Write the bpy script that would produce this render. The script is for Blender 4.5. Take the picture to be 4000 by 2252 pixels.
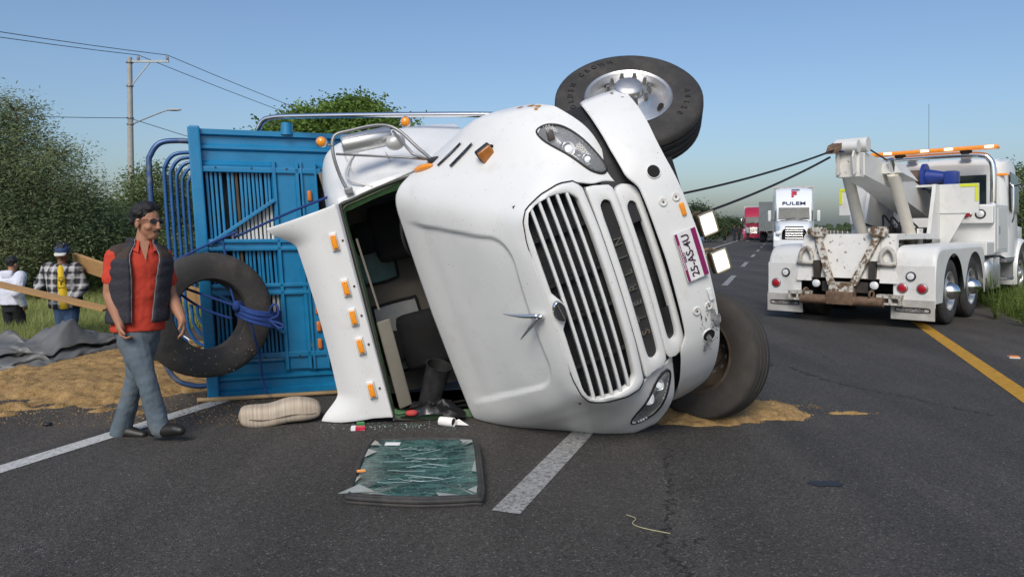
import bpy, bmesh, math, random
from math import sin, cos, pi, radians, sqrt, atan2
from mathutils import Vector, Matrix, noise
random.seed(7)
SC = bpy.context.scene
COL = SC.collection
for o in list(bpy.data.objects): bpy.data.objects.remove(o)

# ---------------------------------------------------------------- camera
cam_d = bpy.data.cameras.new('camera'); cam = bpy.data.objects.new('camera', cam_d); COL.objects.link(cam)
cam.location = (0, 0, 1.52); cam.rotation_euler = (radians(90 - 1.19), 0, 0)
cam_d.sensor_width = 36; cam_d.lens = 26.0; cam_d.shift_y = -0.0445; cam_d.clip_end = 6000
SC.camera = cam
# ---------------------------------------------------------------- sky, sun, exposure
SUN_AZ, SUN_EL = radians(194), radians(40)
w = bpy.data.worlds.new('World'); SC.world = w; w.use_nodes = True
nt = w.node_tree; bg = nt.nodes['Background']
sk = nt.nodes.new('ShaderNodeTexSky'); sk.sky_type = 'NISHITA'; sk.sun_disc = False
sk.sun_elevation = SUN_EL; sk.sun_rotation = SUN_AZ; sk.altitude = 600
sk.air_density = 1.15; sk.dust_density = 3.7; sk.ozone_density = 4.6
nt.links.new(sk.outputs[0], bg.inputs[0]); bg.inputs[1].default_value = 0.104
sl = bpy.data.lights.new('sun', 'SUN'); sl.energy = 1.95; sl.angle = radians(28); sl.color = (1, .93, .84)
so = bpy.data.objects.new('sun', sl); COL.objects.link(so)
sd = Vector((sin(SUN_AZ) * cos(SUN_EL), cos(SUN_AZ) * cos(SUN_EL), sin(SUN_EL)))
so.rotation_euler = sd.to_track_quat('Z', 'Y').to_euler()
SC.view_settings.view_transform = 'Standard'; SC.view_settings.look = 'None'
SC.view_settings.exposure = 0.40; SC.view_settings.gamma = 1; SC.view_settings.use_curve_mapping = False
SC.render.engine = 'CYCLES'

# ---------------------------------------------------------------- materials
MATS = {}
def mat(name, rgb, rough=.6, metal=0, var=.12, scale=6, rgb2=None, bump=0, bscale=60, coat=0, spec=.5,
        emit=None, estr=0, trans=0, dirt=0, dirtcol=(.16, .12, .08), dscale=3, alpha=1, ior=1.45, thr=(.45, .75), streak=None, specks=0):
    if name in MATS: return MATS[name]
    m = bpy.data.materials.new(name); MATS[name] = m; m.use_nodes = True
    t = m.node_tree; b = t.nodes['Principled BSDF']; L = t.links
    b.inputs['Roughness'].default_value = rough; b.inputs['Metallic'].default_value = metal
    b.inputs['Specular IOR Level'].default_value = spec; b.inputs['IOR'].default_value = ior
    b.inputs['Coat Weight'].default_value = coat; b.inputs['Coat Roughness'].default_value = .08
    b.inputs['Transmission Weight'].default_value = trans; b.inputs['Alpha'].default_value = alpha
    if emit: b.inputs['Emission Color'].default_value = (*emit, 1); b.inputs['Emission Strength'].default_value = estr
    tc = t.nodes.new('ShaderNodeTexCoord'); src = tc.outputs['Object']
    if streak:
        mp = t.nodes.new('ShaderNodeMapping'); mp.inputs['Scale'].default_value = streak; L.new(src, mp.inputs[0]); src = mp.outputs[0]
    n = t.nodes.new('ShaderNodeTexNoise'); n.inputs['Scale'].default_value = scale; n.inputs['Detail'].default_value = 6; n.inputs['Roughness'].default_value = .62
    L.new(src, n.inputs['Vector'])
    r = t.nodes.new('ShaderNodeValToRGB'); e = r.color_ramp.elements
    c2 = rgb2 or tuple(c * (1 - var) for c in rgb); c1 = rgb if rgb2 else tuple(min(1, c * (1 + var * .6)) for c in rgb)
    e[0].position, e[1].position = .32, .68; e[0].color = (*c2, 1); e[1].color = (*c1, 1)
    L.new(n.outputs[0], r.inputs[0]); out = r.outputs[0]
    if dirt:
        n2 = t.nodes.new('ShaderNodeTexNoise'); n2.inputs['Scale'].default_value = dscale; n2.inputs['Detail'].default_value = 9; n2.inputs['Roughness'].default_value = .7
        L.new(src, n2.inputs['Vector'])
        mr = t.nodes.new('ShaderNodeMapRange'); mr.inputs[1].default_value, mr.inputs[2].default_value = thr; mr.inputs[4].default_value = dirt
        L.new(n2.outputs[0], mr.inputs[0])
        mx = t.nodes.new('ShaderNodeMixRGB'); mx.inputs[2].default_value = (*dirtcol, 1)
        L.new(mr.outputs[0], mx.inputs[0]); L.new(out, mx.inputs[1]); out = mx.outputs[0]
    if specks:
        n4 = t.nodes.new('ShaderNodeTexNoise'); n4.inputs['Scale'].default_value = 55; n4.inputs['Detail'].default_value = 2; L.new(src, n4.inputs['Vector'])
        m4 = t.nodes.new('ShaderNodeMapRange'); m4.inputs[1].default_value, m4.inputs[2].default_value = .715, .75; m4.inputs[4].default_value = specks; L.new(n4.outputs[0], m4.inputs[0])
        x4 = t.nodes.new('ShaderNodeMixRGB'); x4.inputs[2].default_value = (.09, .075, .06, 1); L.new(m4.outputs[0], x4.inputs[0]); L.new(out, x4.inputs[1]); out = x4.outputs[0]
    L.new(out, b.inputs['Base Color'])
    if bump:
        n3 = t.nodes.new('ShaderNodeTexNoise'); n3.inputs['Scale'].default_value = bscale; n3.inputs['Detail'].default_value = 4; L.new(src, n3.inputs['Vector'])
        bp = t.nodes.new('ShaderNodeBump'); bp.inputs['Strength'].default_value = bump; bp.inputs['Distance'].default_value = .02
        L.new(n3.outputs[0], bp.inputs['Height']); L.new(bp.outputs[0], b.inputs['Normal'])
    return m
WHITE = mat('white_paint', (.70, .705, .69), .34, coat=.2, var=.03, scale=2, dirt=.34, dirtcol=(.42, .36, .29), dscale=6, thr=(.55, .85), specks=.5)
WHITE2 = mat('white_paint_worn', (.66, .655, .62), .4, var=.05, scale=3, dirt=.75, dirtcol=(.16, .1, .06), dscale=7, thr=(.6, .68), coat=.2)
WHITED = mat('white_paint_dusty', (.64, .64, .615), .42, var=.05, scale=2.5, dirt=.38, dirtcol=(.34, .28, .21), dscale=4, thr=(.5, .8), specks=.6)
BLACKP = mat('black_plastic', (.018, .018, .02), .5, var=.3)
RUBBER = mat('rubber', (.035, .034, .033), .8, var=.25, scale=9, dirt=.55, dirtcol=(.11, .095, .08), dscale=4, bump=.15, bscale=90)
CHROME = mat('chrome', (.82, .82, .82), .14, 1, var=.05)
ALU = mat('polished_aluminium', (.66, .655, .64), .36, .85, var=.12, scale=14, dirt=.45, dirtcol=(.4, .34, .27), dscale=4)
STEEL = mat('grey_steel', (.3, .3, .3), .5, .7, var=.2)
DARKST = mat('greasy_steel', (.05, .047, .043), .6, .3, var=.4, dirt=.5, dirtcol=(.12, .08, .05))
RUST = mat('rusty_steel', (.17, .11, .07), .75, .2, var=.4, scale=14, dirt=.6, dirtcol=(.07, .04, .025), bump=.2)
RIMB = mat('brown_wheel_steel', (.075, .056, .04), .7, .1, var=.3, dirt=.4, dirtcol=(.14, .11, .085))
AMBER = mat('amber_lens', (.75, .26, .02), .25, var=.1, scale=30, coat=.6, emit=(1, .35, .02), estr=.12)
REDL = mat('red_lens', (.36, .012, .02), .25, coat=.5, var=.15, scale=30)
CLEAR = mat('clear_lens', (.7, .72, .72), .1, var=.15, scale=40, coat=.8)
GLASS = mat('dark_glass', (.02, .03, .032), .08, var=.2, coat=.15, spec=.35)
BLUE = mat('blue_paint', (.009, .195, .40), .33, var=.2, scale=5, dirt=.4, dirtcol=(.05, .10, .14), dscale=5, coat=.25, thr=(.5, .72), specks=.45)
WHITESL = mat('pale_slat_paint', (.62, .63, .6), .5, var=.12, scale=8, dirt=.4, dirtcol=(.3, .27, .22))
ROPE = mat('blue_rope_fibre', (.02, .06, .24), .8, var=.35, scale=120, bump=.6, bscale=260)
CABLE = mat('steel_cable', (.03, .03, .032), .6, .4, var=.3, scale=60)

# ---------------------------------------------------------------- mesh helpers
def fin(nm, me, m, parent=None, smooth=False, label=None):
    o = bpy.data.objects.new(nm, me); COL.objects.link(o)
    ms = m if isinstance(m, (list, tuple)) else [m]
    for q in ms: me.materials.append(q)
    if smooth:
        me.polygons.foreach_set('use_smooth', [True] * len(me.polygons))
    if parent: o.parent = parent
    if label: o['label'] = label
    return o
def thing(nm, label, cat, loc=(0, 0, 0), rz=0, group=None):
    o = bpy.data.objects.new(nm, None); COL.objects.link(o); o.location = loc; o.rotation_euler = (0, 0, rz)
    o.empty_display_size = .1; o['label'] = label; o['category'] = cat
    if group: o['group'] = group
    return o
def tag(o, label, cat, group=None):
    o['label'] = label; o['category'] = cat
    if group: o['group'] = group
    return o
def kind(o, k): o['kind'] = k; return o
def frame_of(d):
    d = Vector(d).normalized(); a = Vector((0, 0, 1)) if abs(d.z) < .9 else Vector((1, 0, 0))
    x = d.cross(a).normalized(); return x, d.cross(x).normalized(), d
def cr(p0, p1, p2, p3, t):
    return .5 * ((2 * p1) + (p2 - p0) * t + (2 * p0 - 5 * p1 + 4 * p2 - p3) * t * t + (3 * p1 - p0 - 3 * p2 + p3) * t ** 3)
def spl(pts, n=6, closed=False):
    P = [Vector(p) for p in pts]; o = []; N = len(P)
    rng = range(N if closed else N - 1)
    for i in rng:
        if closed: a, b, c, d = P[i - 1], P[i], P[(i + 1) % N], P[(i + 2) % N]
        else: a, b, c, d = P[max(i - 1, 0)], P[i], P[i + 1], P[min(i + 2, N - 1)]
        for k in range(n): o.append(cr(a, b, c, d, k / n))
    if not closed: o.append(P[-1])
    return o
class MB:
    def __init__(s): s.v = []; s.f = []; s.mi = []; s.cur = 0
    def add(s, vs, fs):
        b = len(s.v); s.v += [Vector(q) for q in vs]
        for f in fs: s.f.append([b + i for i in f]); s.mi.append(s.cur)
        return s
    def box(s, c, size, rot=None, bev=0):
        hx, hy, hz = [q / 2 for q in size]; c = Vector(c)
        if bev > 0:
            bm = bmesh.new(); bmesh.ops.create_cube(bm, size=1)
            for v in bm.verts: v.co = Vector((v.co.x * size[0], v.co.y * size[1], v.co.z * size[2]))
            bmesh.ops.bevel(bm, geom=list(bm.edges), offset=min(bev, min(size) * .45), segments=2, affect='EDGES', profile=.6)
            bm.verts.index_update(); vs = [v.co.copy() for v in bm.verts]; fs = [[v.index for v in f.verts] for f in bm.faces]; bm.free()
        else:
            vs = [Vector((x, y, z)) for x in (-hx, hx) for y in (-hy, hy) for z in (-hz, hz)]
            fs = [(0, 1, 3, 2), (4, 6, 7, 5), (0, 4, 5, 1), (2, 3, 7, 6), (0, 2, 6, 4), (1, 5, 7, 3)]
        if rot is not None: vs = [rot @ q for q in vs]
        return s.add([q + c for q in vs], fs)
    def bar(s, a, b, w, h, upv=(0, 0, 1), bev=0):
        a, b = Vector(a), Vector(b); d = b - a; x = d.normalized(); y = Vector(upv).cross(x)
        if y.length < 1e-4: y = Vector((0, 1, 0)).cross(x)
        y.normalize(); z = x.cross(y)
        return s.box((a + b) / 2, (d.length, w, h), Matrix((x, y, z)).transposed(), bev)
    def cyl(s, a, b, r1, r2=None, n=16, cap=True):
        r2 = r1 if r2 is None else r2; a, b = Vector(a), Vector(b); x, y, d = frame_of(b - a)
        vs = []
        for p, r in ((a, r1), (b, r2)):
            for k in range(n): t = 2 * pi * k / n; vs.append(p + (x * cos(t) + y * sin(t)) * r)
        fs = [(k, (k + 1) % n, n + (k + 1) % n, n + k) for k in range(n)]
        if cap: fs += [list(range(n))[::-1], list(range(n, 2 * n))]
        return s.add(vs, fs)
    def tube(s, pts, r, n=8, closed=False, cap=True):
        P = [Vector(p) for p in pts]; N = len(P); vs = []; fs = []; px = None
        for i, p in enumerate(P):
            if closed: d = P[(i + 1) % N] - P[i - 1]
            else: d = P[min(i + 1, N - 1)] - P[max(i - 1, 0)]
            if d.length < 1e-9: d = Vector((0, 0, 1))
            d.normalize()
            if px is None: px = frame_of(d)[0]
            x = px - d * px.dot(d)
            if x.length < 1e-6: x = frame_of(d)[0]
            x.normalize(); px = x; y = d.cross(x); rr = r[i] if isinstance(r, (list, tuple)) else r
            for k in range(n): t = 2 * pi * k / n; vs.append(p + (x * cos(t) + y * sin(t)) * rr)
        for i in range(N if closed else N - 1):
            j = (i + 1) % N
            for k in range(n): fs.append((i * n + k, i * n + (k + 1) % n, j * n + (k + 1) % n, j * n + k))
        if cap and not closed: fs += [list(range(n))[::-1], list(range((N - 1) * n, N * n))]
        return s.add(vs, fs)
    def lathe(s, prof, c, axis, n=40, up=None, a0=0, a1=2 * pi):
        c = Vector(c); x, y, d = frame_of(axis); vs = []; fs = []; M = len(prof); full = abs(a1 - a0 - 2 * pi) < 1e-6
        K = n if full else n + 1
        for k in range(K):
            t = a0 + (a1 - a0) * k / n
            for (r, h) in prof: vs.append(c + (x * cos(t) + y * sin(t)) * r + d * h)
        for k in range(n):
            j = (k + 1) % K
            for i in range(M - 1): fs.append((k * M + i, j * M + i, j * M + i + 1, k * M + i + 1))
        return s.add(vs, fs)
    def ball(s, c, r, n=12, m=8, rot=None):
        r = (r, r, r) if isinstance(r, (int, float)) else r; c = Vector(c); vs = []; fs = []
        for i in range(m + 1):
            a = pi * i / m
            for k in range(n):
                t = 2 * pi * k / n; q = Vector((r[0] * sin(a) * cos(t), r[1] * sin(a) * sin(t), r[2] * cos(a)))
                vs.append(c + (rot @ q if rot is not None else q))
        for i in range(m):
            for k in range(n): fs.append((i * n + k, (i + 1) * n + k, (i + 1) * n + (k + 1) % n, i * n + (k + 1) % n))
        return s.add(vs, fs)
    def grid(s, rows, closed=False):
        R = len(rows); C = len(rows[0]); vs = [p for r in rows for p in r]; fs = []
        for i in range(R - 1):
            for j in range(C if closed else C - 1): fs.append((i * C + j, i * C + (j + 1) % C, (i + 1) * C + (j + 1) % C, (i + 1) * C + j))
        return s.add(vs, fs)
    def prism(s, outline, ext):
        n = len(outline); e = Vector(ext); o = [Vector(p) for p in outline]
        vs = o + [p + e for p in o]; fs = [list(range(n))[::-1], list(range(n, 2 * n))] + [(k, (k + 1) % n, n + (k + 1) % n, n + k) for k in range(n)]
        return s.add(vs, fs)
    def ring(s, outer, inner, depth=None):
        n = len(outer); rows = [list(outer), list(inner)]
        if depth is not None: rows.append([Vector(p) + Vector(depth) for p in inner])
        return s.grid(rows, True)
    def xf(s, M): s.v = [M @ q for q in s.v]; return s
    def mirror(s, ax=1):
        b = len(s.v); nf = list(s.f); mi = list(s.mi)
        for q in list(s.v): p = q.copy(); p[ax] = -p[ax]; s.v.append(p)
        for f, m in zip(nf, mi): s.f.append([b + i for i in f][::-1]); s.mi.append(m)
        return s
    def build(s, nm, m, parent=None, smooth=False, label=None, off=None, zmin=None, recalc=True):
        me = bpy.data.meshes.new(nm); o = Vector(off) if off is not None else Vector((0, 0, 0))
        vs = s.v if zmin is None else [Vector((q.x, q.y, max(q.z, zmin))) for q in s.v]
        me.from_pydata([(q - o)[:] for q in vs], [], s.f)
        if len(set(s.mi)) > 1: me.polygons.foreach_set('material_index', s.mi)
        if recalc:
            bm = bmesh.new(); bm.from_mesh(me); bmesh.ops.recalc_face_normals(bm, faces=bm.faces); bm.to_mesh(me); bm.free()
        me.validate(); me.update()
        ob = fin(nm, me, m, parent, bool(smooth), label)
        if smooth and smooth is not True: autosmooth(me, smooth)
        return ob
def autosmooth(me, ang):
    bm = bmesh.new(); bm.from_mesh(me)
    for e in bm.edges:
        if len(e.link_faces) == 2 and e.calc_face_angle(0) > radians(ang): e.smooth = False
    bm.to_mesh(me); bm.free()
TMP = bpy.data.scenes.new('tmp')
def evalmesh(o):
    """evaluate one object's modifiers in a scratch scene (fast)"""
    TMP.collection.objects.link(o); par = o.parent; o.parent = None
    with bpy.context.temp_override(scene=TMP, view_layer=TMP.view_layers[0]): dg = bpy.context.evaluated_depsgraph_get(); me = bpy.data.meshes.new_from_object(o.evaluated_get(dg))
    TMP.collection.objects.unlink(o); o.parent = par; return me
def modded(ob, mods):
    """apply modifiers (type, {props}) to a mesh object without operators"""
    for i, (t, kw) in enumerate(mods):
        md = ob.modifiers.new('m%d' % i, t)
        for k, v in kw.items(): setattr(md, k, v)
    me = evalmesh(ob); old = ob.data; ms = [x for x in old.materials]
    ob.modifiers.clear(); ob.data = me
    if not me.materials:
        for x in ms: me.materials.append(x)
    return ob
def text_mesh(txt, size, depth=.002, bold=0, space=1.0):
    c = bpy.data.curves.new('t', 'FONT'); c.body = txt; c.size = size; c.extrude = depth; c.offset = bold; c.align_x = 'CENTER'; c.align_y = 'CENTER'; c.space_character = space
    c.resolution_u = 3
    o = bpy.data.objects.new('t', c); me = evalmesh(o); bpy.data.objects.remove(o); return me
def text(nm, txt, size, M, m, parent, depth=.002, bold=0, space=1.0, sx=1.0, off=(0, 0, 0)):
    me = text_mesh(txt, size, depth, bold, space)
    me.transform(Matrix.Translation(-Vector(off)) @ M @ Matrix.Diagonal((sx, 1, 1, 1)))
    return fin(nm, me, m, parent)
def basis(o, x, y, z=None):
    x = Vector(x).normalized(); y = Vector(y); y = (y - x * y.dot(x)).normalized(); z = x.cross(y)
    M = Matrix((x, y, z)).transposed().to_4x4(); M.translation = Vector(o); return M
def copy_tree(o, parent=None):
    c = o.copy(); COL.objects.link(c)
    if parent: c.parent = parent
    for ch in o.children: copy_tree(ch, c)
    return c
def lerp(a, b, t): return a + (b - a) * t
def lin(x, T):
    for (a, fa), (b, fb) in zip(T, T[1:]):
        if x <= b: return fa + (fb - fa) * (x - a) / (b - a)
    return T[-1][1] + (T[-1][1] - T[-2][1]) * (x - T[-1][0]) / (T[-1][0] - T[-2][0])
def blur(x, T, w=.07): return sum(lin(abs(x + w * k / 4), T) for k in range(-4, 5)) / 9
def tab(x, T):
    for (a, fa), (b, fb) in zip(T, T[1:]):
        if x <= b: t = max(0, (x - a) / (b - a)); t = t * t * (3 - 2 * t) * .5 + t * .5; return fa + (fb - fa) * t
    return T[-1][1]
# ================================================================ setting
TH = .348; RD, RP = Vector((sin(TH), cos(TH), 0)), Vector((cos(TH), -sin(TH), 0))     # along the road, to its right
def rp(p, q, z=0): return RP * p + RD * q + Vector((0, 0, z))
def sheet(nm, p0, p1, q0, q1, z, m, parent=None, nq=1):
    rows = [[rp(p0, lerp(q0, q1, k / nq), z), rp(p1, lerp(q0, q1, k / nq), z)] for k in range(nq + 1)]
    return MB().grid(rows).build(nm, m, parent, recalc=False)
GRND = mat('dry_grass_ground', (.09, .085, .035), .95, rgb2=(.05, .065, .02), scale=.6, bump=.5, bscale=8, dirt=.6, dirtcol=(.14, .115, .07), dscale=.25)
GP = [(-3000, -1.2), (-200, -1.1), (-60, -.95), (-20, -.8), (-13, -.62), (-10.5, -.32), (-9.2, -.08), (-8.2, 0), (3.6, 0), (4.6, -.03), (7, -.25), (60, -.6), (3000, -1)]
def gz(p):
    for (a, za), (b, zb) in zip(GP, GP[1:]):
        if p <= b: return za + (zb - za) * (p - a) / (b - a)
    return -1
g = MB().grid([[rp(p, q, z) for p, z in GP] for q in (-300, -10, 0, 10, 20, 40, 80, 160, 400, 1000, 4000)]).build('ground', GRND); kind(g, 'structure')
for pl in g.data.polygons:
    if pl.normal.z < 0: pl.flip()
def asphalt(nm, base, speck, dust, dustamt):
    m = bpy.data.materials.new(nm); m.use_nodes = True; t = m.node_tree; b = t.nodes['Principled BSDF']; L = t.links; N = t.nodes.new
    tc = N('ShaderNodeTexCoord'); src = tc.outputs['Object']
    def noi(sc, det=4, ro=.6):
        n = N('ShaderNodeTexNoise'); n.inputs['Scale'].default_value = sc; n.inputs['Detail'].default_value = det; n.inputs['Roughness'].default_value = ro; L.new(src, n.inputs['Vector']); return n.outputs[0]
    def ramp(v, a, b_, c0, c1):
        r = N('ShaderNodeValToRGB'); r.color_ramp.elements[0].position = a; r.color_ramp.elements[1].position = b_
        r.color_ramp.elements[0].color = (*c0, 1); r.color_ramp.elements[1].color = (*c1, 1); L.new(v, r.inputs[0]); return r.outputs[0]
    def mix(f, a, b_, mode='MIX', fac=None):
        x = N('ShaderNodeMixRGB'); x.blend_type = mode
        if fac is not None: x.inputs[0].default_value = fac
        else: L.new(f, x.inputs[0])
        for i, q in ((1, a), (2, b_)):
            if isinstance(q, tuple): x.inputs[i].default_value = (*q, 1)
            else: L.new(q, x.inputs[i])
        return x.outputs[0]
    c = ramp(noi(.55, 6), .3, .7, tuple(q * .82 for q in base), tuple(q * 1.15 for q in base))
    vor = N('ShaderNodeTexVoronoi'); vor.inputs['Scale'].default_value = 120; L.new(src, vor.inputs['Vector'])
    sep = N('ShaderNodeSeparateColor'); L.new(vor.outputs['Color'], sep.inputs[0])
    c = mix(None, c, ramp(sep.outputs[0], .1, .95, (.42, .42, .42), (1.62, 1.62, 1.6)), 'MULTIPLY', .85)
    mp = N('ShaderNodeMapping'); mp.inputs['Rotation'].default_value = (0, 0, TH); mp.inputs['Scale'].default_value = (1.5, .07, 1); L.new(src, mp.inputs[0]); nn_ = N('ShaderNodeTexNoise'); nn_.inputs['Scale'].default_value = 1; nn_.inputs['Detail'].default_value = 5; L.new(mp.outputs[0], nn_.inputs[0])
    c = mix(None, c, ramp(nn_.outputs[0], .3, .7, (.66, .66, .66), (1.34, 1.33, 1.31)), 'MULTIPLY', .85)
    spk = ramp(sep.outputs[1], .955, .985, (0, 0, 0), (1, 1, 1)); c = mix(spk, c, speck)
    c = mix(ramp(noi(260, 2), .3, .7, (.25, .25, .25), (.0, .0, .0)), c, (.015, .015, .016))
    c = mix(ramp(noi(.35, 8, .7), .5, .78, (0, 0, 0), (dustamt,) * 3), c, dust)
    L.new(c, b.inputs['Base Color']); b.inputs['Roughness'].default_value = .85; b.inputs['Specular IOR Level'].default_value = .35
    bp = N('ShaderNodeBump'); bp.inputs['Strength'].default_value = .6; bp.inputs['Distance'].default_value = .012
    ad = N('ShaderNodeMath'); ad.operation = 'ADD'; L.new(vor.outputs['Distance'], ad.inputs[0]); L.new(noi(120, 3), ad.inputs[1]); L.new(ad.outputs[0], bp.inputs['Height']); L.new(bp.outputs[0], b.inputs['Normal'])
    return m
ASPH = asphalt('asphalt', (.064, .059, .053), (.18, .175, .165), (.09, .083, .075), .5)
ASPH2 = asphalt('asphalt_shoulder', (.075, .066, .057), (.2, .19, .17), (.15, .12, .085), .75)
road = kind(sheet('road', -4.75, 2.45, -15, 1500, .008, ASPH), 'structure')
kind(sheet('road_shoulder', -8.2, -4.75, -15, 1500, .006, ASPH2), 'structure')
kind(sheet('road_shoulder', 2.45, 3.6, -15, 1500, .006, ASPH2), 'structure')
LINEW = mat('road_white', (.5, .5, .48), .8, var=.2, scale=30, dirt=.85, dirtcol=(.07, .07, .07), dscale=55, thr=(.52, .66), bump=.2)
LINEG = mat('road_white_worn', (.32, .32, .31), .8, var=.2, scale=30, dirt=.9, dirtcol=(.07, .07, .07), dscale=45, thr=(.47, .62), bump=.2)
LINEY = mat('road_yellow', (.46, .24, .018), .8, var=.2, scale=14, dirt=.6, dirtcol=(.09, .07, .04), dscale=25, thr=(.55, .7))
sheet('edge_line', -4.65, -4.5, -5, 600, .012, LINEW, road); sheet('edge_line', 1.98, 2.16, -5, 600, .012, LINEY, road)
for q0, q1 in ((3.65, 8.2), (20, 24.2), (29.8, 33.8), (39.6, 43.6), (48.9, 52.9), (58.5, 62.5), (68, 72), (78, 82), (88, 92), (98, 102), (108, 112), (118, 122), (128, 132), (138, 142)):
    sheet('lane_dash', -1.44, -1.28, q0, q1, .012, LINEG, road)
# cracks and tar patch
def crack(pts, w=.012, seed=1):
    random.seed(seed); P = spl([Vector((x, y, 0)) for x, y in pts], 16); mb = MB(); L_, R_2 = [], []
    for i, p in enumerate(P):
        d = (P[min(i + 1, len(P) - 1)] - P[max(i - 1, 0)]).normalized(); n = Vector((-d.y, d.x, 0)); j = random.gauss(0, .02); ww = w * (random.uniform(.15, 1.6) if random.random() < .8 else .05)
        c = p + n * j; L_.append(c + n * ww + Vector((0, 0, .0115))); R_2.append(c - n * ww + Vector((0, 0, .0115)))
    mb.grid([L_, R_2]); return mb.build('road_crack', mat('crack_dark', (.02, .02, .02), .95), road, recalc=False)
crack([(.72, 2.9), (.76, 3.2), (.72, 3.5), (.83, 3.85), (.92, 4.2), (1.0, 4.7), (1.08, 5.2)], .0065, 1); crack([(.8, 3.5), (.95, 3.58)], .006, 2)
crack([(3.0, 8.0), (3.15, 7.2), (3.5, 6.6), (3.7, 6.2), (4.1, 5.6), (4.4, 5.0)], .010, 4); crack([(2.6, 9.5), (2.9, 8.6), (2.8, 8.0)], .008, 5); crack([(3.55, 9.6), (3.7, 9.0), (3.6, 8.3)], .006, 6)
random.seed(5); pts = []
for k in range(22): a = 2 * pi * k / 22; r = random.uniform(.7, 1.1); pts.append((1.85 + .11 * cos(a) * r, 4.33 + .055 * sin(a) * r, .0125))
MB().add(pts, [list(range(22))]).build('tar_stain', mat('tar', (.015, .016, .02), .5), road, recalc=False)

# faint scuffs and dust streaks left by the slide
random.seed(77); SCF = mat('dust_scuff', (.10, .092, .082), .95, var=.3, scale=30)
for k in range(9):
    x, y = random.choice(((-2.2, 5.1), (-1.4, 5.3), (-1.9, 4.4), (.2, 5.2), (2.6, 7.6), (3.2, 6.0)))
    x += random.gauss(0, .35); y += random.gauss(0, .25); a = random.gauss(.35, .3); L_ = random.uniform(.2, .6); mb = MB(); A_, B_ = [], []
    for q in range(15):
        t = q / 14; w_ = .012 * random.uniform(.0, 1) * sin(pi * t); c = Vector((x + cos(a) * L_ * t, y + sin(a) * L_ * t + .01 * sin(9 * t), .0113)); n = Vector((-sin(a), cos(a), 0)); A_.append(c + n * w_); B_.append(c - n * w_)
    mb.grid([A_, B_]).build('road_scuff', SCF, road, recalc=False)
# ================================================================ overturned truck
def M4(rows, t):
    M = Matrix(rows).to_4x4(); M.translation = Vector(t); return M
T0 = M4(((.262, -.318, -.911), (-.963, -.146, -.226), (-.061, .937, -.345)), (.988, 5.418, 1.354))    # hood (forward, left, up)
T1 = M4(((.262, -.229, -.938), (-.963, -.124, -.239), (-.061, .966, -.253)), (.988, 5.418, 1.354))    # cab
T2 = M4(((.262, -.326, -.909), (-.963, -.148, -.225), (-.061, .934, -.352)), (1.093, 5.441, 1.442))   # frame, bumper, axle
TL = Vector((-.4, 6.0, 0))
truck = thing('overturned_truck', 'white truck with blue stake bed lying overturned on its side across the road', 'truck', TL)
def tb(mb, T, nm, m, parent=None, smooth=False, label=None, zmin=.012):
    mb.xf(T); return mb.build(nm, m, parent or truck, smooth, label, off=TL, zmin=zmin)
from mathutils.bvhtree import BVHTree
HOLE = mat('hole_dark', (.01, .01, .01), .9)
# ---- hood with fenders
HL = [
 [(-.63,0,1.575),(-.35,0,1.465),(-.1,0,1.35),(.15,0,1.23),(.38,0,1.105),(.51,0,1.035),(.575,0,.985)],
 [(-.63,.35,1.57),(-.35,.33,1.46),(-.1,.31,1.345),(.15,.3,1.225),(.375,.29,1.1),(.5,.28,1.03),(.565,.28,.983)],
 [(-.63,.66,1.562),(-.35,.62,1.45),(-.1,.58,1.33),(.15,.54,1.21),(.36,.5,1.085),(.475,.48,1.022),(.54,.47,.975)],
 [(-.63,.88,1.55),(-.35,.83,1.43),(-.1,.78,1.295),(.15,.72,1.16),(.34,.67,1.04),(.45,.64,.98),(.515,.63,.94)],
 [(-.63,.985,1.50),(-.35,.95,1.36),(-.1,.90,1.21),(.15,.83,1.06),(.33,.77,.935),(.44,.73,.86),(.505,.70,.78)],
 [(-.63,1.05,1.40),(-.35,1.05,1.23),(-.1,1.0,1.08),(.15,.92,.93),(.33,.85,.80),(.43,.80,.72),(.50,.735,.64)],
 [(-.63,1.10,1.25),(-.35,1.13,1.09),(-.1,1.1,.95),(.12,1.03,.82),(.29,.945,.69),(.41,.85,.58),(.50,.71,.525)],
 [(-.63,1.16,1.12),(-.35,1.215,.96),(-.1,1.2,.83),(.1,1.135,.70),(.25,1.04,.58),(.39,.90,.46),(.50,.67,.43)],
 [(-.63,1.20,1.0),(-.35,1.29,.84),(-.12,1.275,.69),(.06,1.23,.56),(.18,1.13,.46),(.35,.96,.34),(.50,.655,.34)],
 [(-.63,1.21,.86),(-.35,1.295,.69),(-.12,1.275,.50),(.05,1.235,.42),(.16,1.17,.36),(.33,.96,.265),(.50,.62,.26)]]
A = [spl(r, 12) for r in HL]                       # lines along s
NS = len(A[0]); cols = [spl([A[j][i] for j in range(len(A))], 12) for i in range(NS)]
def sstep(x): x = max(0, min(1, x)); return x * x * (3 - 2 * x)
def groove(p):
    s, l, u = p
    if u < .9: return p
    lw = .73 - .2 * (s + .5) / .8
    d = min(lw - abs(l), .42 - s)
    cxx, cll = .42 - .16, lw - .16
    if s > cxx and abs(l) > cll: d = .16 - sqrt((s - cxx) ** 2 + (abs(l) - cll) ** 2)
    k = sstep((s + .58) / .25) * sstep(d / .024 + .5) * .02
    return Vector((s - .4 * k, l, u - .9 * k))
cols = [[groove(p) for p in c] for c in cols]
HLO = [(1.075,.585),(1.10,.54),(1.095,.475),(1.05,.41),(.94,.35),(.79,.30),(.725,.30),(.71,.335),(.73,.375),(.77,.415),(.88,.485),(1.0,.57)]
HLO = [(p.x, p.y) for p in spl([(a, b, 0) for a, b in HLO], 4, True)]
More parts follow.
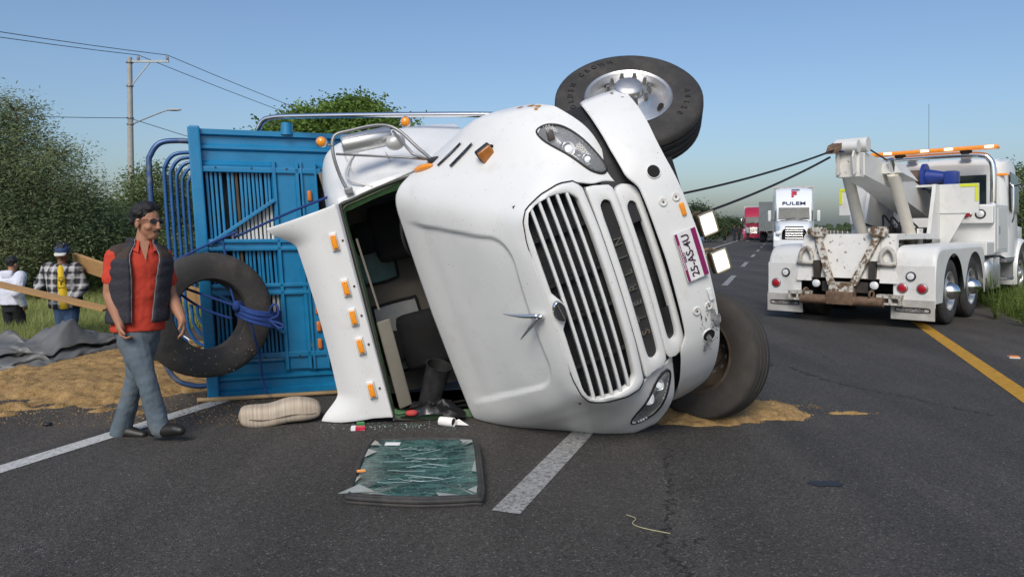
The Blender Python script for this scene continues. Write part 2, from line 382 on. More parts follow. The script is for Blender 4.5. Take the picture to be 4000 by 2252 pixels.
def inside(l, u, poly):
    c = False; n = len(poly)
    for i in range(n):
        (x1, y1), (x2, y2) = poly[i], poly[i - 1]
        if (y1 > u) != (y2 > u) and l < (x2 - x1) * (u - y1) / (y2 - y1) + x1: c = not c
    return c
hb = MB(); hb.grid(cols)
bvh = BVHTree.FromPolygons(hb.v, hb.f)
def front_s(l, u, d=.5):
    h = bvh.ray_cast(Vector((2, abs(l), u)), Vector((-1, 0, 0)))[0]
    return h.x if h else d
keep = []
for f in hb.f:
    c = sum((hb.v[i] for i in f), Vector()) / 4
    keep.append(not (c.x > .02 and c.z < .7 and inside(c.y, c.z, HLO)))
hb.f = [f for f, k in zip(hb.f, keep) if k]; hb.mi = [0] * len(hb.f)
hb.mirror(1)
hood = tb(hb, T0, 'hood', WHITE, smooth=True)
bm = bmesh.new(); bm.from_mesh(hood.data); bmesh.ops.remove_doubles(bm, verts=bm.verts, dist=.0015); bmesh.ops.recalc_face_normals(bm, faces=bm.faces); bm.to_mesh(hood.data); bm.free()
modded(hood, [('SOLIDIFY', dict(thickness=.014, offset=-1))])
# rust speckle where the paint is gone along the fender crest
RUSTST = mat('rust_stain', (.36, .2, .08), .85, var=.5, scale=20)
# ---- headlights
HLM = mat('headlight_reflector', (.42, .43, .44), .25, .6, var=.5, scale=25, streak=(1, 1, 30))
LENS = mat('headlight_lens', (.55, .57, .58), .06, alpha=.3, coat=.7, var=.05)
LED = mat('lit_lamp', (.9, .92, .95), .2, emit=(.95, 1, 1), estr=.45)
AMBD = mat('brown_reflection', (.10, .085, .075), .25, coat=.5)
for sg in (1, -1):
    n = len(HLO); cl = sum(p[0] for p in HLO) / n; cu = sum(p[1] for p in HLO) / n
    mb = MB()
    def rg(k, off):
        return [Vector((front_s(cl + (a - cl) * k, cu + (b - cu) * k, .4) + off, sg * (cl + (a - cl) * k), cu + (b - cu) * k)) for a, b in HLO]
    e0 = [Vector((front_s(cl + (a - cl) * 1.06, cu + (b - cu) * 1.06, .3), 0, 0)).x for a, b in HLO]
    def rg2(k, off): return [Vector((e0[i] + off, sg * (cl + (a - cl) * k), cu + (b - cu) * k)) for i, (a, b) in enumerate(HLO)]
    sc = sum(e0) / n
    bowl = MB().grid([rg2(1.03, .0), rg2(.97, -.05), rg2(.8, -.09), [Vector((lerp(sc, p.x, .5) - .11, p.y, p.z)) for p in rg2(.4, 0)], [Vector((sc - .12, sg * cl, cu))] * n], True)
    h = tb(bowl, T0, 'headlight', HLM, smooth=50)
    tb(MB().tube(rg2(1.02, .004), .008, 6, True), T0, 'gasket', BLACKP, h, True)
    for (l, u, r) in ((.915, .445, .042), (.815, .375, .034)):
        s = front_s(l, u, .33)
        s = sum(e0[i] for i in range(n) if abs(HLO[i][0] - l) < .12) / max(1, sum(1 for i in range(n) if abs(HLO[i][0] - l) < .12)) - .035
        tb(MB().lathe([(r * .55, -.04), (r, -.012), (r * 1.12, 0), (r * 1.2, -.012), (r * 1.2, -.06)], (s, sg * l, u), (1, 0, 0), 24), T0, 'lamp_bezel', CHROME, h, True)
        tb(MB().ball((s - .012, sg * l, u), (.018, r * .62, r * .62), 14, 8), T0, 'lamp_bulb', LED, h, True)
    if sg > 0: tb(MB().box((sc - .06, sg * 1.035, .53), (.03, .07, .05), bev=.012), T0, 'lens_reflection', AMBD, h, True)  # brownish reflection at the upper lamp's outer end, put in as a coloured box
    ln = MB().grid([rg2(1.0, .003), [Vector((p.x + .01, p.y, p.z)) for p in rg2(.9, 0)], [Vector((lerp(p.x, sc, .35) + .018, p.y, p.z)) for p in rg2(.55, 0)], [Vector((sc + .022, sg * cl, cu))] * n], True)
    tb(ln, T0, 'lens', LENS, h, True)
# ---- grille
def Sf(l, u=.7): return .60 - .14 * l * l - .03 * sstep((u - .9) / .1)
def loop(half, n=48, off=0):
    P = [Vector((0, a, b)) for a, b in half]
    d = [0]
    for a, b in zip(P, P[1:]): d.append(d[-1] + (b - a).length)
    out = []
    for k in range(n + 1):
        t = d[-1] * k / n; i = max(j for j in range(len(d)) if d[j] <= t + 1e-9); i = min(i, len(P) - 2)
        q = P[i].lerp(P[i + 1], (t - d[i]) / max(1e-9, d[i + 1] - d[i])); out.append(q)
    full = out + [Vector((0, -q.y, q.z)) for q in out[-2:0:-1]]
    return [Vector((Sf(q.y, q.z) + off, q.y, q.z)) for q in full]
def rnd(half, n=4):
    P = spl([(a, b, 0) for a, b in half], n); return [(p.x, p.y) for p in P]
so_ = [(0,.985),(.3,.982),(.47,.974),(.6,.95),(.665,.91),(.715,.79),(.74,.65),(.725,.56),(.68,.515),(.4,.505),(0,.505)]
si_ = [(0,.89),(.045,.892),(.08,.915),(.12,.94),(.3,.94),(.56,.935),(.635,.91),(.67,.85),(.69,.73),(.675,.62),(.625,.57),(.4,.56),(0,.56)]
O1, I1 = loop(so_), loop(si_)
def midl(a, b, k, off): return [p.lerp(q, k) + Vector((off, 0, 0)) for p, q in zip(a, b)]
gs = MB().grid([[p + Vector((-.03, 0, 0)) for p in O1], O1, midl(O1, I1, .12, .008), midl(O1, I1, .85, .008), I1, [p + Vector((-.06, 0, 0)) for p in I1]], True)
grille = tb(gs, T0, 'grille', WHITE, smooth=60)
tb(MB().tube([p + Vector((-.006, p.y * .008, 0)) for p in O1], .0055, 5, True), T0, 'grille_seam', HOLE, grille)
def halfw(u):
    best = .6
    for (a, b), (c, d) in zip(si_, si_[1:]):
        if a > .3 and c > .3 and min(b, d) <= u <= max(b, d) and abs(b - d) > 1e-6: best = a + (c - a) * (u - b) / (d - b)
    return best
for k in range(1, 6):
    u = .56 + .0635 * k; hw = halfw(u) + .01
    rows = []
    for q in range(33):
        l = -hw + 2 * hw * q / 32; s = Sf(l) - .008
        rows.append([Vector((s + .012 * cos(t) - .018 + (.018 if cos(t) > -.5 else -.02), l, u + .0112 * sin(t))) for t in [2 * pi * z / 10 for z in range(10)]])
    tb(MB().grid(rows, True), T0, 'grille_bar', WHITE, grille, True)
RADM = mat('radiator_mesh', (.012, .012, .013), .5, var=.5, scale=80, bump=.5, bscale=160)
rb = MB(); rb.grid([[Vector((Sf(l) - .11, l, u)) for l in [-.7 + .1 * q for q in range(15)]] for u in (.15, .35, .6, .96)])
tb(rb, T0, 'radiator', RADM, grille)
for l in (-.42, -.1, .15, .45):
    tb(MB().box((Sf(l) - .075, l, .75), (.03, .02, .38)), T0, 'grille_stay', BLACKP, grille)
# emblem and ornament
e = MB().lathe([(0, .018), (.7, .016), (.92, .006), (1, -.01)], (0, 0, 0), (0, 0, 1), 32)
e.v = [Vector((Sf(0) + .012 + q.z, q.x * .072, .932 + q.y * .042)) for q in e.v]
emb = tb(e, T0, 'emblem', CHROME, grille, True)
e = MB().lathe([(0, .02), (.86, .018)], (0, 0, 0), (0, 0, 1), 32); e.v = [Vector((Sf(0) + .0135 + q.z, q.x * .074, .932 + q.y * .042)) for q in e.v]
tb(e, T0, 'emblem_field', mat('emblem_grey', (.06, .065, .07), .3, .5), grille)
e = MB().bar((Sf(0) + .036, -.05, .925), (Sf(0) + .036, .05, .94), .02, .008); tb(e, T0, 'emblem_bar', CHROME, grille)
orn = MB().ball((.535, -.005, 1.045), (.03, .022, .022)); orn.tube(spl([(.52, 0, 1.05), (.44, .02, 1.14), (.36, .055, 1.23)], 4), [.016, .016, .016, .015, .013, .01, .008, .005, .002][:9], 6)
orn.tube(spl([(.52, -.01, 1.05), (.47, -.07, 1.12), (.42, -.13, 1.19)], 4), [.016, .016, .016, .015, .013, .01, .008, .005, .002][:9], 6)
tb(orn, T0, 'hood_ornament', CHROME, hood, True, 'chrome winged hood ornament')
# lower grille panels
def panel(nm, outer, inner, m=WHITE):
    o, i = loop(outer), loop(inner)
    g = MB().grid([[p + Vector((-.04, 0, 0)) for p in o], o, midl(o, i, .15, .006), midl(o, i, .8, .006), i, [p + Vector((-.05, 0, 0)) for p in i]], True)
    return tb(g, T0, nm, m, grille, 60)
panel('name_panel', [(0,.5),(.4,.5),(.665,.498),(.655,.43),(.63,.345),(.6,.322),(0,.322)], rnd([(0,.452),(.3,.452),(.5,.45),(.54,.436),(.555,.41),(.54,.382),(.5,.368),(.3,.366),(0,.366)]))
panel('lower_panel', [(0,.318),(.56,.318),(.6,.30),(.605,.25),(.575,.19),(.53,.165),(0,.165)], rnd([(0,.282),(.3,.282),(.44,.28),(.475,.268),(.49,.245),(.475,.222),(.44,.21),(.3,.208),(0,.208)]))
st = MB(); st.grid([[Vector((Sf(l) - .025, l, u)) for l in [-.58 + .0967 * q for q in range(13)]] for u in (.355, .465)])
tb(st, T0, 'name_strip', mat('black_mesh', (.02, .02, .021), .45, var=.6, scale=150, bump=.6, bscale=300), grille)
for k, ch in enumerate('STERLIN'):
    l = -.365 + .106 * k
    text('letter', ch, .085, Matrix.Translation(-TL) @ T0 @ basis((Sf(l) - .018, l, .41), (0, 1, 0), (0, 0, 1)), CHROME, grille, depth=.006, bold=.0006, sx=.85)
# ---- bumper
SB = [(0, .69), (.4, .66), (.6, .61), (.8, .50), (.95, .375), (1.08, .22), (1.155, .07), (1.25, -.1)]
UT = [(0, .305), (.53, .312), (.6, .362), (.8, .365), (1, .345), (1.155, .315)]
UB = [(0, .03), (.45, .045), (.7, .06), (.95, .015), (1.155, -.015)]
UBN = [(0, .03), (.45, .045), (.7, .06), (.95, .085), (1.08, .105), (1.19, .12)]; UTN = UT[:-2] + [(1, .36), (1.19, .35)]
def bump_s(l): return blur(abs(l), SB, .1)
rows = []
for q in range(97):
    l = -1.185 + 2.315 * q / 96; s = bump_s(l); a, b = blur(abs(l), UB if l > 0 else UBN, .1), blur(abs(l), UT if l > 0 else UTN, .035); l2 = max(-.98, min(.98, l * .93))
    # inward direction
    ds = (bump_s(abs(l) + .02) - bump_s(abs(l) - .02)) / .04; nrm = Vector((1, -ds * (1 if l > 0 else -1), 0)).normalized()
    P = lambda k, u: Vector((s, l, u)) - nrm * k
    rows.append([P(.03, a + .012), P(.018, a - .002), P(.004, a + .006), P(0, a + .03), P(-.008, (a + b) / 2), P(-.003, b - .03), P(.004, b - .006), P(.012, b), P(.022, b - .004)])
bmp = MB().grid(rows); bumper = tb(bmp, T2, 'bumper', WHITE, smooth=30)
modded(bumper, [('SOLIDIFY', dict(thickness=.01, offset=-1))])
def bp(l, u, off=.0): return Vector((bump_s(l) + .012 * (1 - abs((u - .18) / .17)) + off, l, u))
def bn(l): return Vector((1, -(bump_s(abs(l) + .02) - bump_s(abs(l) - .02)) / .04 * (1 if l > 0 else -1), 0)).normalized()
def disc(l, u, o, r, nm, m, par, n=20, h=.003):
    c = bp(l, u) + bn(l) * o; d = MB().cyl(c, c + bn(l) * h, r, r, n); return tb(d, T2, nm, m, par)
for l, u, r in ((.575, .185, .042), (-.585, .15, .045)):
    tb(MB().lathe([(r * 1.18, -.004), (r * 1.1, .005), (r, .003), (r * .95, -.02)], bp(l, u, .0), bn(l), 24), T2, 'tow_hole_rim', WHITE, bumper, True)
    disc(l, u, .0005, r * .98, 'tow_hole', HOLE, bumper, 24)
for sg in (1, -1):
    for u in (.205, .11):
        tb(MB().lathe([(.03, -.004), (.027, .005), (.02, .001), (0, -.001)], bp(sg * .378, u, .001), bn(sg * .378), 20), T2, 'bolt', WHITED, bumper, True)
        disc(sg * .378, u, .003, .007, 'bolt_socket', RUST, bumper, 10)
tb(MB().box(bp(.29, .095, .006), (.016, .085, .032), bev=.008), T2, 'marker_light', AMBER, bumper, True, 'amber marker light on the bumper')
tb(MB().box(bp(-.305, .085, .006), (.012, .085, .032), bev=.008), T2, 'marker_light', CLEAR, bumper, True, 'clear marker light on the bumper')
# licence plate
plt = MB().box(bp(0, .145, .012), (.006, .33, .155), bev=.003)
plate = tb(plt, T2, 'license_plate', mat('plate_white', (.72, .72, .72), .4, var=.1, scale=30))
PURP = mat('plate_purple', (.22, .015, .10), .4)
PI = bp(0, .145, .0165)
tb(MB().box((PI.x, 0, .145 - .06), (.003, .32, .034)), T2, 'plate_band', PURP, plate); tb(MB().box((PI.x, 0, .145 + .066), (.003, .32, .018)), T2, 'plate_band', PURP, plate)
DKT = mat('plate_ink', (.05, .02, .04), .5)
BT = Matrix.Translation(-TL) @ T2
text('plate_number', '25-AS-4U', .072, BT @ basis((PI.x + .001, 0, .152), (0, 1, 0), (0, 0, 1)), DKT, plate, depth=.0015, bold=.0008)
text('plate_text', 'TRANSPORTE PRIVADO', .016, BT @ basis((PI.x + .002, 0, .2115), (0, 1, 0), (0, 0, 1)), mat('plate_ink_white', (.8, .8, .8), .5), plate, depth=.001)
text('plate_text', 'MEXICO', .018, BT @ basis((PI.x + .001, 0, .193), (0, 1, 0), (0, 0, 1)), DKT, plate, depth=.001)
# scrapes and torn paint round the lower tow hole
random.seed(3); scr = MB()
for k in range(34):
    l = random.gauss(-.55, .09); u = random.gauss(.09, .06); a = random.uniform(-.5, .5); L_ = random.uniform(.015, .07); w_ = random.uniform(.003, .012)
    if not (.05 < u < .26): continue
    dl, du = sin(a + 1.2) * L_, cos(a + 1.2) * L_
    scr.add([bp(l, u, .004), bp(l + dl * .5 + w_, u + du * .5, .0045), bp(l + dl, u + du, .004), bp(l + dl * .5 - w_, u + du * .5 - w_, .0045)], [(0, 1, 2, 3)])
kind(tb(scr, T2, 'scrape', mat('scrape_dark', (.07, .065, .06), .7, var=.4, scale=40), bumper), 'stuff')
cr_ = MB()
for (l, u, w_) in ((-.45, .10, .05), (-.5, .075, .06), (-.62, .16, .055), (-.66, .19, .04), (-.52, .12, .035)):
    pts = []
    for q in range(9): a = 2 * pi * q / 9; r_ = w_ * random.uniform(.5, 1); pts.append(bp(l + cos(a) * r_, u + sin(a) * r_ * .6, .006 + random.uniform(0, .012)))
    cr_.add([bp(l, u, .012)] + pts, [(0, q + 1, (q + 1) % 9 + 1) for q in range(9)])
tb(cr_, T2, 'crumpled_plastic', mat('grey_plastic', (.3, .3, .3), .35, var=.5, scale=30), bumper)
# dark apron between hood and bumper, chassis rails, axle
ap = MB()
for sg in (1, -1):
    ap.grid([[Vector((tab(abs(l), SB) - .10, sg * l, u)) for l in (.3, .5, .7, .85, 1.0, 1.1)] for u in (.05, .2, .42, .5)])
ap.box((.4, 0, .1), (.1, 1.2, .3))
tb(ap, T2, 'splash_apron', BLACKP)
ch = MB(); ch.bar((.5, .42, .1), (-1.6, .42, .1), .09, .25); ch.bar((.5, -.42, .1), (-1.6, -.42, .1), .09, .25)
ch.box((.3, 0, .12), (.12, .8, .2)); ch.box((-.2, 0, .45), (.9, .62, .55), bev=.05)
tb(ch, T2, 'chassis_rail', DARKST)
ax = MB().tube([(0, .9, 0), (0, .6, -.02), (0, .4, -.08), (0, -.4, -.08), (0, -.62, .0)], .055, 8)
tb(ax, T2, 'front_axle', DARKST, smooth=True)
# ---- wheels
def tyre_prof(R, W, rr):
    h = W / 2
    P = [(rr, -h * .72), (rr + .012, -h * .9), (rr + .05, -h * .97), (rr + (R - rr) * .5, -h * 1.06), (R - .05, -h * .98), (R - .022, -h * .9), (R - .004, -h * .78)]
    n = 4; g = []
    for k in range(n + 1):
        x = -h * .78 + 2 * h * .78 * k / n
        if 0 < k < n: g += [(R, x - .011), (R - .014, x - .007), (R - .014, x + .007), (R, x + .011)]
    return P + g + [(r, -x) for r, x in P[::-1]]
def wheel(parent, c, N, R=.52, W=.27, rr=.295, front=True, mt=None, rimm=None, off=TL, T=None, nuts=True, cap=True, n=56, dish=0):
    """front: convex face with hub and nuts towards +N"""
    c = Vector(c); N = Vector(N).normalized(); h = W / 2; rimm = rimm or ALU
    bl = lambda mb, nm, m, par, sm=45: mb.build(nm, m, par, sm, off=off)
    wh = bl(MB().lathe(tyre_prof(R, W, rr) + [(rr, -h * .72)], c, N, n), 'wheel', mt or RUBBER, parent)
    x, y, d = frame_of(N)
    rim = MB().lathe([(rr + .012, h * .92), (rr + .004, h * .97), (rr - .012, h * .9), (rr - .02, h * .6), (rr - .035, h * .4), (rr - .07, h * (.42 + .1 * dish)), (rr - .12, h * (.62 + .25 * dish)), (.15, h * (.72 + .35 * dish)), (.14, h * (.8 + .35 * dish)), (.105, h * (.82 + .35 * dish)), (.1, h * (.7 + .3 * dish)), (0, h * (.7 + .3 * dish))], c, N, n)
    rim.lathe([(rr + .012, -h * .92), (rr - .012, -h * .9), (rr - .03, -h * .5), (rr - .045, h * .1), (rr - .05, h * .36)], c, N, n)
    rim_o = bl(rim, 'rim', rimm, wh)
    hm = MB()
    for k in range(10):
        t = 2 * pi * (k + .5) / 10; p = c + (x * cos(t) + y * sin(t)) * (rr * .79)
        if k % 2 == 0:
            tx = (-x * sin(t) + y * cos(t)); rd = x * cos(t) + y * sin(t)
            pts = [p + tx * (.042 * cos(a)) + rd * (.021 * sin(a)) + d * (h * .455 + .018 + (-.03 * sin(a) * .0)) for a in [2 * pi * q / 14 for q in range(14)]]
            hm.add(pts, [list(range(14))])
    bl(hm, 'hand_hole', HOLE, wh, False)
    if nuts:
        for k in range(10):
            t = 2 * pi * k / 10; p = c + (x * cos(t) + y * sin(t)) * .1425 + d * (h * (.76 + .35 * dish))
            bl(MB().cyl(p, p + d * .035, .019, .017, 6).cyl(p + d * .035, p + d * .062, .015, .011, 6), 'lug_nut', STEEL, wh, False)
    if cap: bl(MB().lathe([(.102, h * .78), (.1, h * (.98 + .5 * dish)), (.09, h * (1.08 + .5 * dish)), (.05, h * (1.14 + .52 * dish)), (0, h * (1.16 + .53 * dish))], c, N, 32), 'hub_cap', rimm, wh)
    return wh
stv = radians(38.8)
cu_ = T2 @ Vector((0, .97, 0)) + Vector((.05, 0, .01)); Nu = (T2.to_3x3() @ Vector((sin(stv), cos(stv), 0))).normalized()
wu = wheel(truck, cu_, Nu, dish=1); wu['label'] = 'raised front wheel with polished aluminium rim'
cl_ = Vector((1.525, 5.86, .515)); Nl = Vector((.70, .70, -.14)).normalized()
wl = wheel(truck, cl_, Nl, R=.505, rimm=RIMB, cap=False, mt=mat('dusty_rubber', (.05, .045, .039), .85, var=.25, scale=7, dirt=.5, dirtcol=(.03, .03, .03), dscale=5, bump=.15)); wl['label'] = 'lower front wheel with brown steel rim, resting in sawdust'
# sidewall lettering of the raised wheel
def arc_text(txt, c, N, ref, r, size, a0, step, m, parent, h, flip=1):
    x = Vector(ref) - Vector(N) * Vector(ref).dot(N); x.normalize(); y = Vector(N).cross(x)
    for k, chh in enumerate(txt):
        if chh == ' ': continue
        a = a0 - step * k; rd = x * cos(a) + y * sin(a); tx = (x * sin(a) - y * cos(a))
        text('sidewall_letter', chh, size, Matrix.Translation(-TL) @ basis(Vector(c) + rd * r + Vector(N) * h, tx, rd), m, parent, depth=.002, bold=.001)
LT = mat('sidewall_letter', (.018, .018, .018), .7)
ref = Vector((1, 0, 0))
arc_text('GOLDEN CROWN', cu_, Nu, ref, .405, .052, radians(205), radians(9.2), LT, wu, .1445)
arc_text('ABI20', cu_, Nu, ref, .405, .052, radians(-2), radians(9.2), LT, wu, .1445)
# ---- work lamps under the bumper
for (l, u) in ((.125, -.07), (-.14, -.08)):
    wlmp = tb(MB().box((.60, l, u), (.05, .155, .125), bev=.022), T2, 'work_lamp', DARKST)
    tb(MB().box((.628, l, u), (.016, .135, .105), bev=.008), T2, 'lamp_lens', mat('lit_led', (.9, .9, .88), .3, emit=(1, .98, .88), estr=.62, var=.3, scale=60), wlmp)
    tb(MB().box((.57, l, u + .075), (.03, .05, .1), bev=.006).tube([(.57, l + .08, u), (.56, l + .08, u + .05), (.56, l, u + .1)], .008, 5), T2, 'lamp_bracket', RUST, wlmp)
    tb(MB().tube(spl([(.636, l + a, u + b) for a, b in ((.06, .055), (-.06, .055), (-.072, .045), (-.072, -.045), (-.06, -.055), (.06, -.055), (.072, -.045), (.072, .045))], 3, True), .006, 5, True), T2, 'lamp_rim', mat('lamp_brass', (.3, .27, .17), .4, .5), wlmp, True)
# ---- side vent, turn lamp
sv = MB()
def hside(s, l): # hood side point by nearest control surface, ray from left
    h_ = bvh.ray_cast(Vector((s, 3, l)), Vector((0, -1, 0)))[0]; return h_
for k in range(2):
    a = hside(-.36 + .13 * k, 1.2 - .06 * k); b = hside(-.30 + .13 * k, 1.0 - .05 * k)
    if a and b:
        n_ = Vector((.2, .97, .25)) * .004
        sv.add([a + n_, a + n_ + Vector((.05, 0, .0)), b + n_ + Vector((.045, 0, 0)), b + n_], [(0, 1, 2, 3)])
tb(sv, T0, 'side_vent', HOLE, hood)
random.seed(6); rs = MB()
for (s0, u0, r0) in ((.0, .50, .035), (.05, .47, .028), (-.05, .56, .03), (.08, .50, .02), (-.02, .46, .02)):
    c_ = hside(s0, u0); pts = [hside(s0 + r0 * random.uniform(.5, 1.2) * cos(a), u0 + r0 * random.uniform(.4, 1) * sin(a)) for a in [2 * pi * k / 9 for k in range(9)]]
    if c_ and all(pts): rs.add([c_ + Vector((0, .0025, 0))] + [q_ + Vector((0, .0025, 0)) for q_ in pts], [(0, k + 1, (k + 1) % 9 + 1) for k in range(9)])
kind(tb(rs, T0, 'rust_stain', RUSTST, hood), 'stuff')
p = hside(-.5, 1.28)
if p: tb(MB().ball(p + Vector((0, .012, 0)), (.12, .025, .03), rot=Matrix.Rotation(.5, 3, 'Y')), T0, 'side_marker', AMBER, hood, True)
q = Vector((.02, 1.03, .90))
tl_ = tb(MB().tube([q + Vector((-.05, -.04, -.06)), q + Vector((-.02, .05, -.06)), q + Vector((0, .05, -.03))], .02, 6), T0, 'lamp_stalk', BLACKP, hood)
tb(MB().box(q + Vector((.0, .02, .02)), (.05, .115, .115), Matrix.Rotation(-.3, 3, 'Z') @ Matrix.Rotation(.35, 3, 'X'), bev=.012), T0, 'turn_lamp_housing', BLACKP, hood, True)
tb(MB().box(q + Vector((.028, .01, .02)), (.022, .105, .105), Matrix.Rotation(-.3, 3, 'Z') @ Matrix.Rotation(.35, 3, 'X'), bev=.01), T0, 'turn_lamp', mat('brown_amber_lens', (.42, .15, .03), .25, coat=.6, var=.2, scale=20), hood, True)

# ---- cab shell
prof_f = [(-.70, .99, .85), (-.70, .985, 1.15), (-.70, .94, 1.45), (-.70, .895, 1.72), (-.70, .86, 1.92), (-.70, .835, 2.03), (-.71, .74, 2.08), (-.72, .4, 2.10), (-.72, 0, 2.11)]
prof_m = [(-1.15, 1.13, .85), (-1.15, 1.15, 1.15), (-1.15, 1.14, 1.45), (-1.15, 1.12, 1.72), (-1.15, 1.08, 1.93), (-1.15, 1.0, 2.04), (-1.15, .85, 2.10), (-1.15, .4, 2.13), (-1.15, 0, 2.14)]
prof_r = [(-1.62, 1.25, .85), (-1.62, 1.30, 1.15), (-1.62, 1.32, 1.45), (-1.62, 1.32, 1.75), (-1.62, 1.28, 1.93), (-1.62, 1.17, 2.04), (-1.62, .9, 2.10), (-1.62, .4, 2.13), (-1.62, 0, 2.14)]
prof_b = [(-1.70, a * .96, c * .985) for _, a, c in prof_r]
R_ = [spl(r, 5) for r in (prof_f, prof_m, prof_r, prof_b)]
gr = [spl([R_[i][k] for i in range(4)], 6) for k in range(len(R_[0]))]
cb = MB().grid(gr).mirror(1); cab = tb(cb, T1, 'cab', WHITE, smooth=True)
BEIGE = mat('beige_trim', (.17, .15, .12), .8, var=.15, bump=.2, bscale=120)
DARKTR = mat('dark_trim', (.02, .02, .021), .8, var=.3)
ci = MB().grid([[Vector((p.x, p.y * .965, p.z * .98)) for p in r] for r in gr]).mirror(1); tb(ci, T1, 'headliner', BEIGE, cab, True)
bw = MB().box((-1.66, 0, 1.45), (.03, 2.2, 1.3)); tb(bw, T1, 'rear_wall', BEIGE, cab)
# rear windows seen from inside
GREENG = mat('green_window_glass', (.10, .22, .20), .15, var=.35, scale=4, coat=.5)
for (l0, l1, u0, u1, m_, lb) in ((.05, .5, 1.66, 1.97, GREENG, None), (-.78, -.16, 1.56, 1.96, mat('scuffed_panel', (.42, .43, .42), .5, var=.25, scale=4), None)):
    pts = spl([(-1.64, l0 + .05, u0), (-1.64, l1 - .05, u0), (-1.64, l1, u0 + .05), (-1.64, l1, u1 - .05), (-1.64, l1 - .05, u1), (-1.64, l0 + .05, u1), (-1.64, l0, u1 - .05), (-1.64, l0, u0 + .05)], 4, True)
    wdw = tb(MB().prism(pts, (.012, 0, 0)), T1, 'rear_window', m_, cab); tb(MB().tube([p + Vector((.012, 0, 0)) for p in pts], .014, 6, True), T1, 'window_seal', DARKTR, cab, True)
# seats
for l in (.48, -.5):
    s_ = MB().box((-1.38, l, 1.5), (.18, .5, .62), Matrix.Rotation(-.12, 3, 'Y'), bev=.07); s_.box((-1.15, l, 1.13), (.5, .52, .18), bev=.06); s_.box((-1.41, l, 1.88), (.12, .28, .18), bev=.05)
    tb(s_, T1, 'seat', mat('black_fabric', (.014, .014, .015), .95, var=.3, bump=.3, bscale=150), cab, True)
tb(MB().box((-.83, 0, 1.28), (.3, 1.8, .3), bev=.06), T1, 'dashboard', DARKTR, cab, True)
sw = MB().lathe([(.21 + .014 * cos(t), .014 * sin(t)) for t in [2 * pi * q / 8 for q in range(9)]], (-1.0, .45, 1.5), (-.55, 0, .8), 28); sw.bar((-1.0, .25, 1.5), (-1.0, .65, 1.5), .03, .02); tb(sw, T1, 'steering_wheel', DARKTR, cab, True)
# sun visors and wiper
tb(MB().box((-.80, -.48, 1.93), (.03, .72, .11), Matrix.Rotation(.25, 3, 'Y'), bev=.014), T1, 'sun_visor', mat('visor_beige', (.19, .175, .14), .75, var=.1), cab, True)
tb(MB().tube([(-.76, .55, 1.965), (-.75, .2, 1.95), (-.75, -.02, 1.94)], .009, 6), T1, 'visor_rod', mat('visor_beige', (.3, .27, .2)), cab)
# windshield frame (glass is gone): dark green flange with rubber
FR = [(.84, 1.96), (.835, 2.0), (.78, 2.02), (.4, 2.015), (0, 2.02), (-.4, 2.032), (-.82, 2.045), (-.875, 2.03), (-.90, 1.98), (-.99, 1.74), (-1.06, 1.47), (-1.02, 1.42), (-.5, 1.42), (0, 1.42), (.5, 1.42), (.88, 1.43), (.91, 1.47), (.885, 1.73)]
ws_s = lambda u: -.70 - .02 * (u - 1.4)
FRs = spl([(ws_s(u) + .0, l, u) for l, u in FR], 4, True); cc = Vector((-.71, -.03, 1.73))
GREENF = mat('green_flange_paint', (.05, .13, .045), .5, var=.35, scale=14, dirt=.4, dirtcol=(.12, .11, .08))
inn = [cc + (p - cc) * .955 for p in FRs]; inn2 = [cc + (p - cc) * .925 + Vector((-.02, 0, 0)) for p in FRs]
wf = tb(MB().grid([[p + Vector((.004, 0, 0)) for p in FRs], [p + Vector((-.008, 0, 0)) for p in inn], inn2], True), T1, 'windshield_frame', GREENF, cab)
tb(MB().tube([p + Vector((.006, 0, 0)) for p in FRs], .011, 6, True), T1, 'windshield_rubber', mat('old_rubber', (.06, .06, .05), .8), cab, True)
# white pillar band between flange and cab side
outb = [cc + Vector((p.x - cc.x - .03, (p.y - cc.y) * 1.05, (p.z - cc.z) * 1.04)) for p in FRs]
tb(MB().grid([outb, [p + Vector((.001, 0, 0)) for p in FRs]], True), T1, 'pillar_trim', WHITE, cab, True)
# lower right pillar crushed on the road is clamped by zmin
# ---- roof cap with side ears and five marker lights
def roof_u(l):
    a = abs(l); return 2.39 + .05 * a * a + .165 * sstep((a - .6) / .2)
LS = [-.80 + 1.6 * q / 60 for q in range(61)]
rows = []
def capline(fn): rows.append([fn(l) for l in LS])
capline(lambda l: Vector((-.69, l * 1.06, 2.035 + .01 * l * -1)))
capline(lambda l: Vector((-.665, l * 1.06, 2.055)))
capline(lambda l: Vector((-.672, l * 1.05, 2.085)))
capline(lambda l: Vector((-.69, l * 1.04, 2.14)))
capline(lambda l: Vector((-.715, l * 1.03, 2.20)))
for k in range(1, 9):
    t = k / 8
    capline(lambda l: Vector((lerp(-.715, -.86, t * t), l * lerp(1.03, .975, t), lerp(2.2, roof_u(l), t))))
for k in range(1, 7):
    t = k / 6
    capline(lambda l: Vector((lerp(-.86, -1.5, t), l * lerp(.975, .9, t), lerp(roof_u(l), 2.2, t ** .7) - .02 * t)))
rc = MB().grid(rows)
roof = tb(rc, T1, 'roof_cap', WHITE, smooth=40); modded(roof, [('SOLIDIFY', dict(thickness=.02, offset=-1)), ('BEVEL', dict(width=.006, segments=2, limit_method='ANGLE'))])
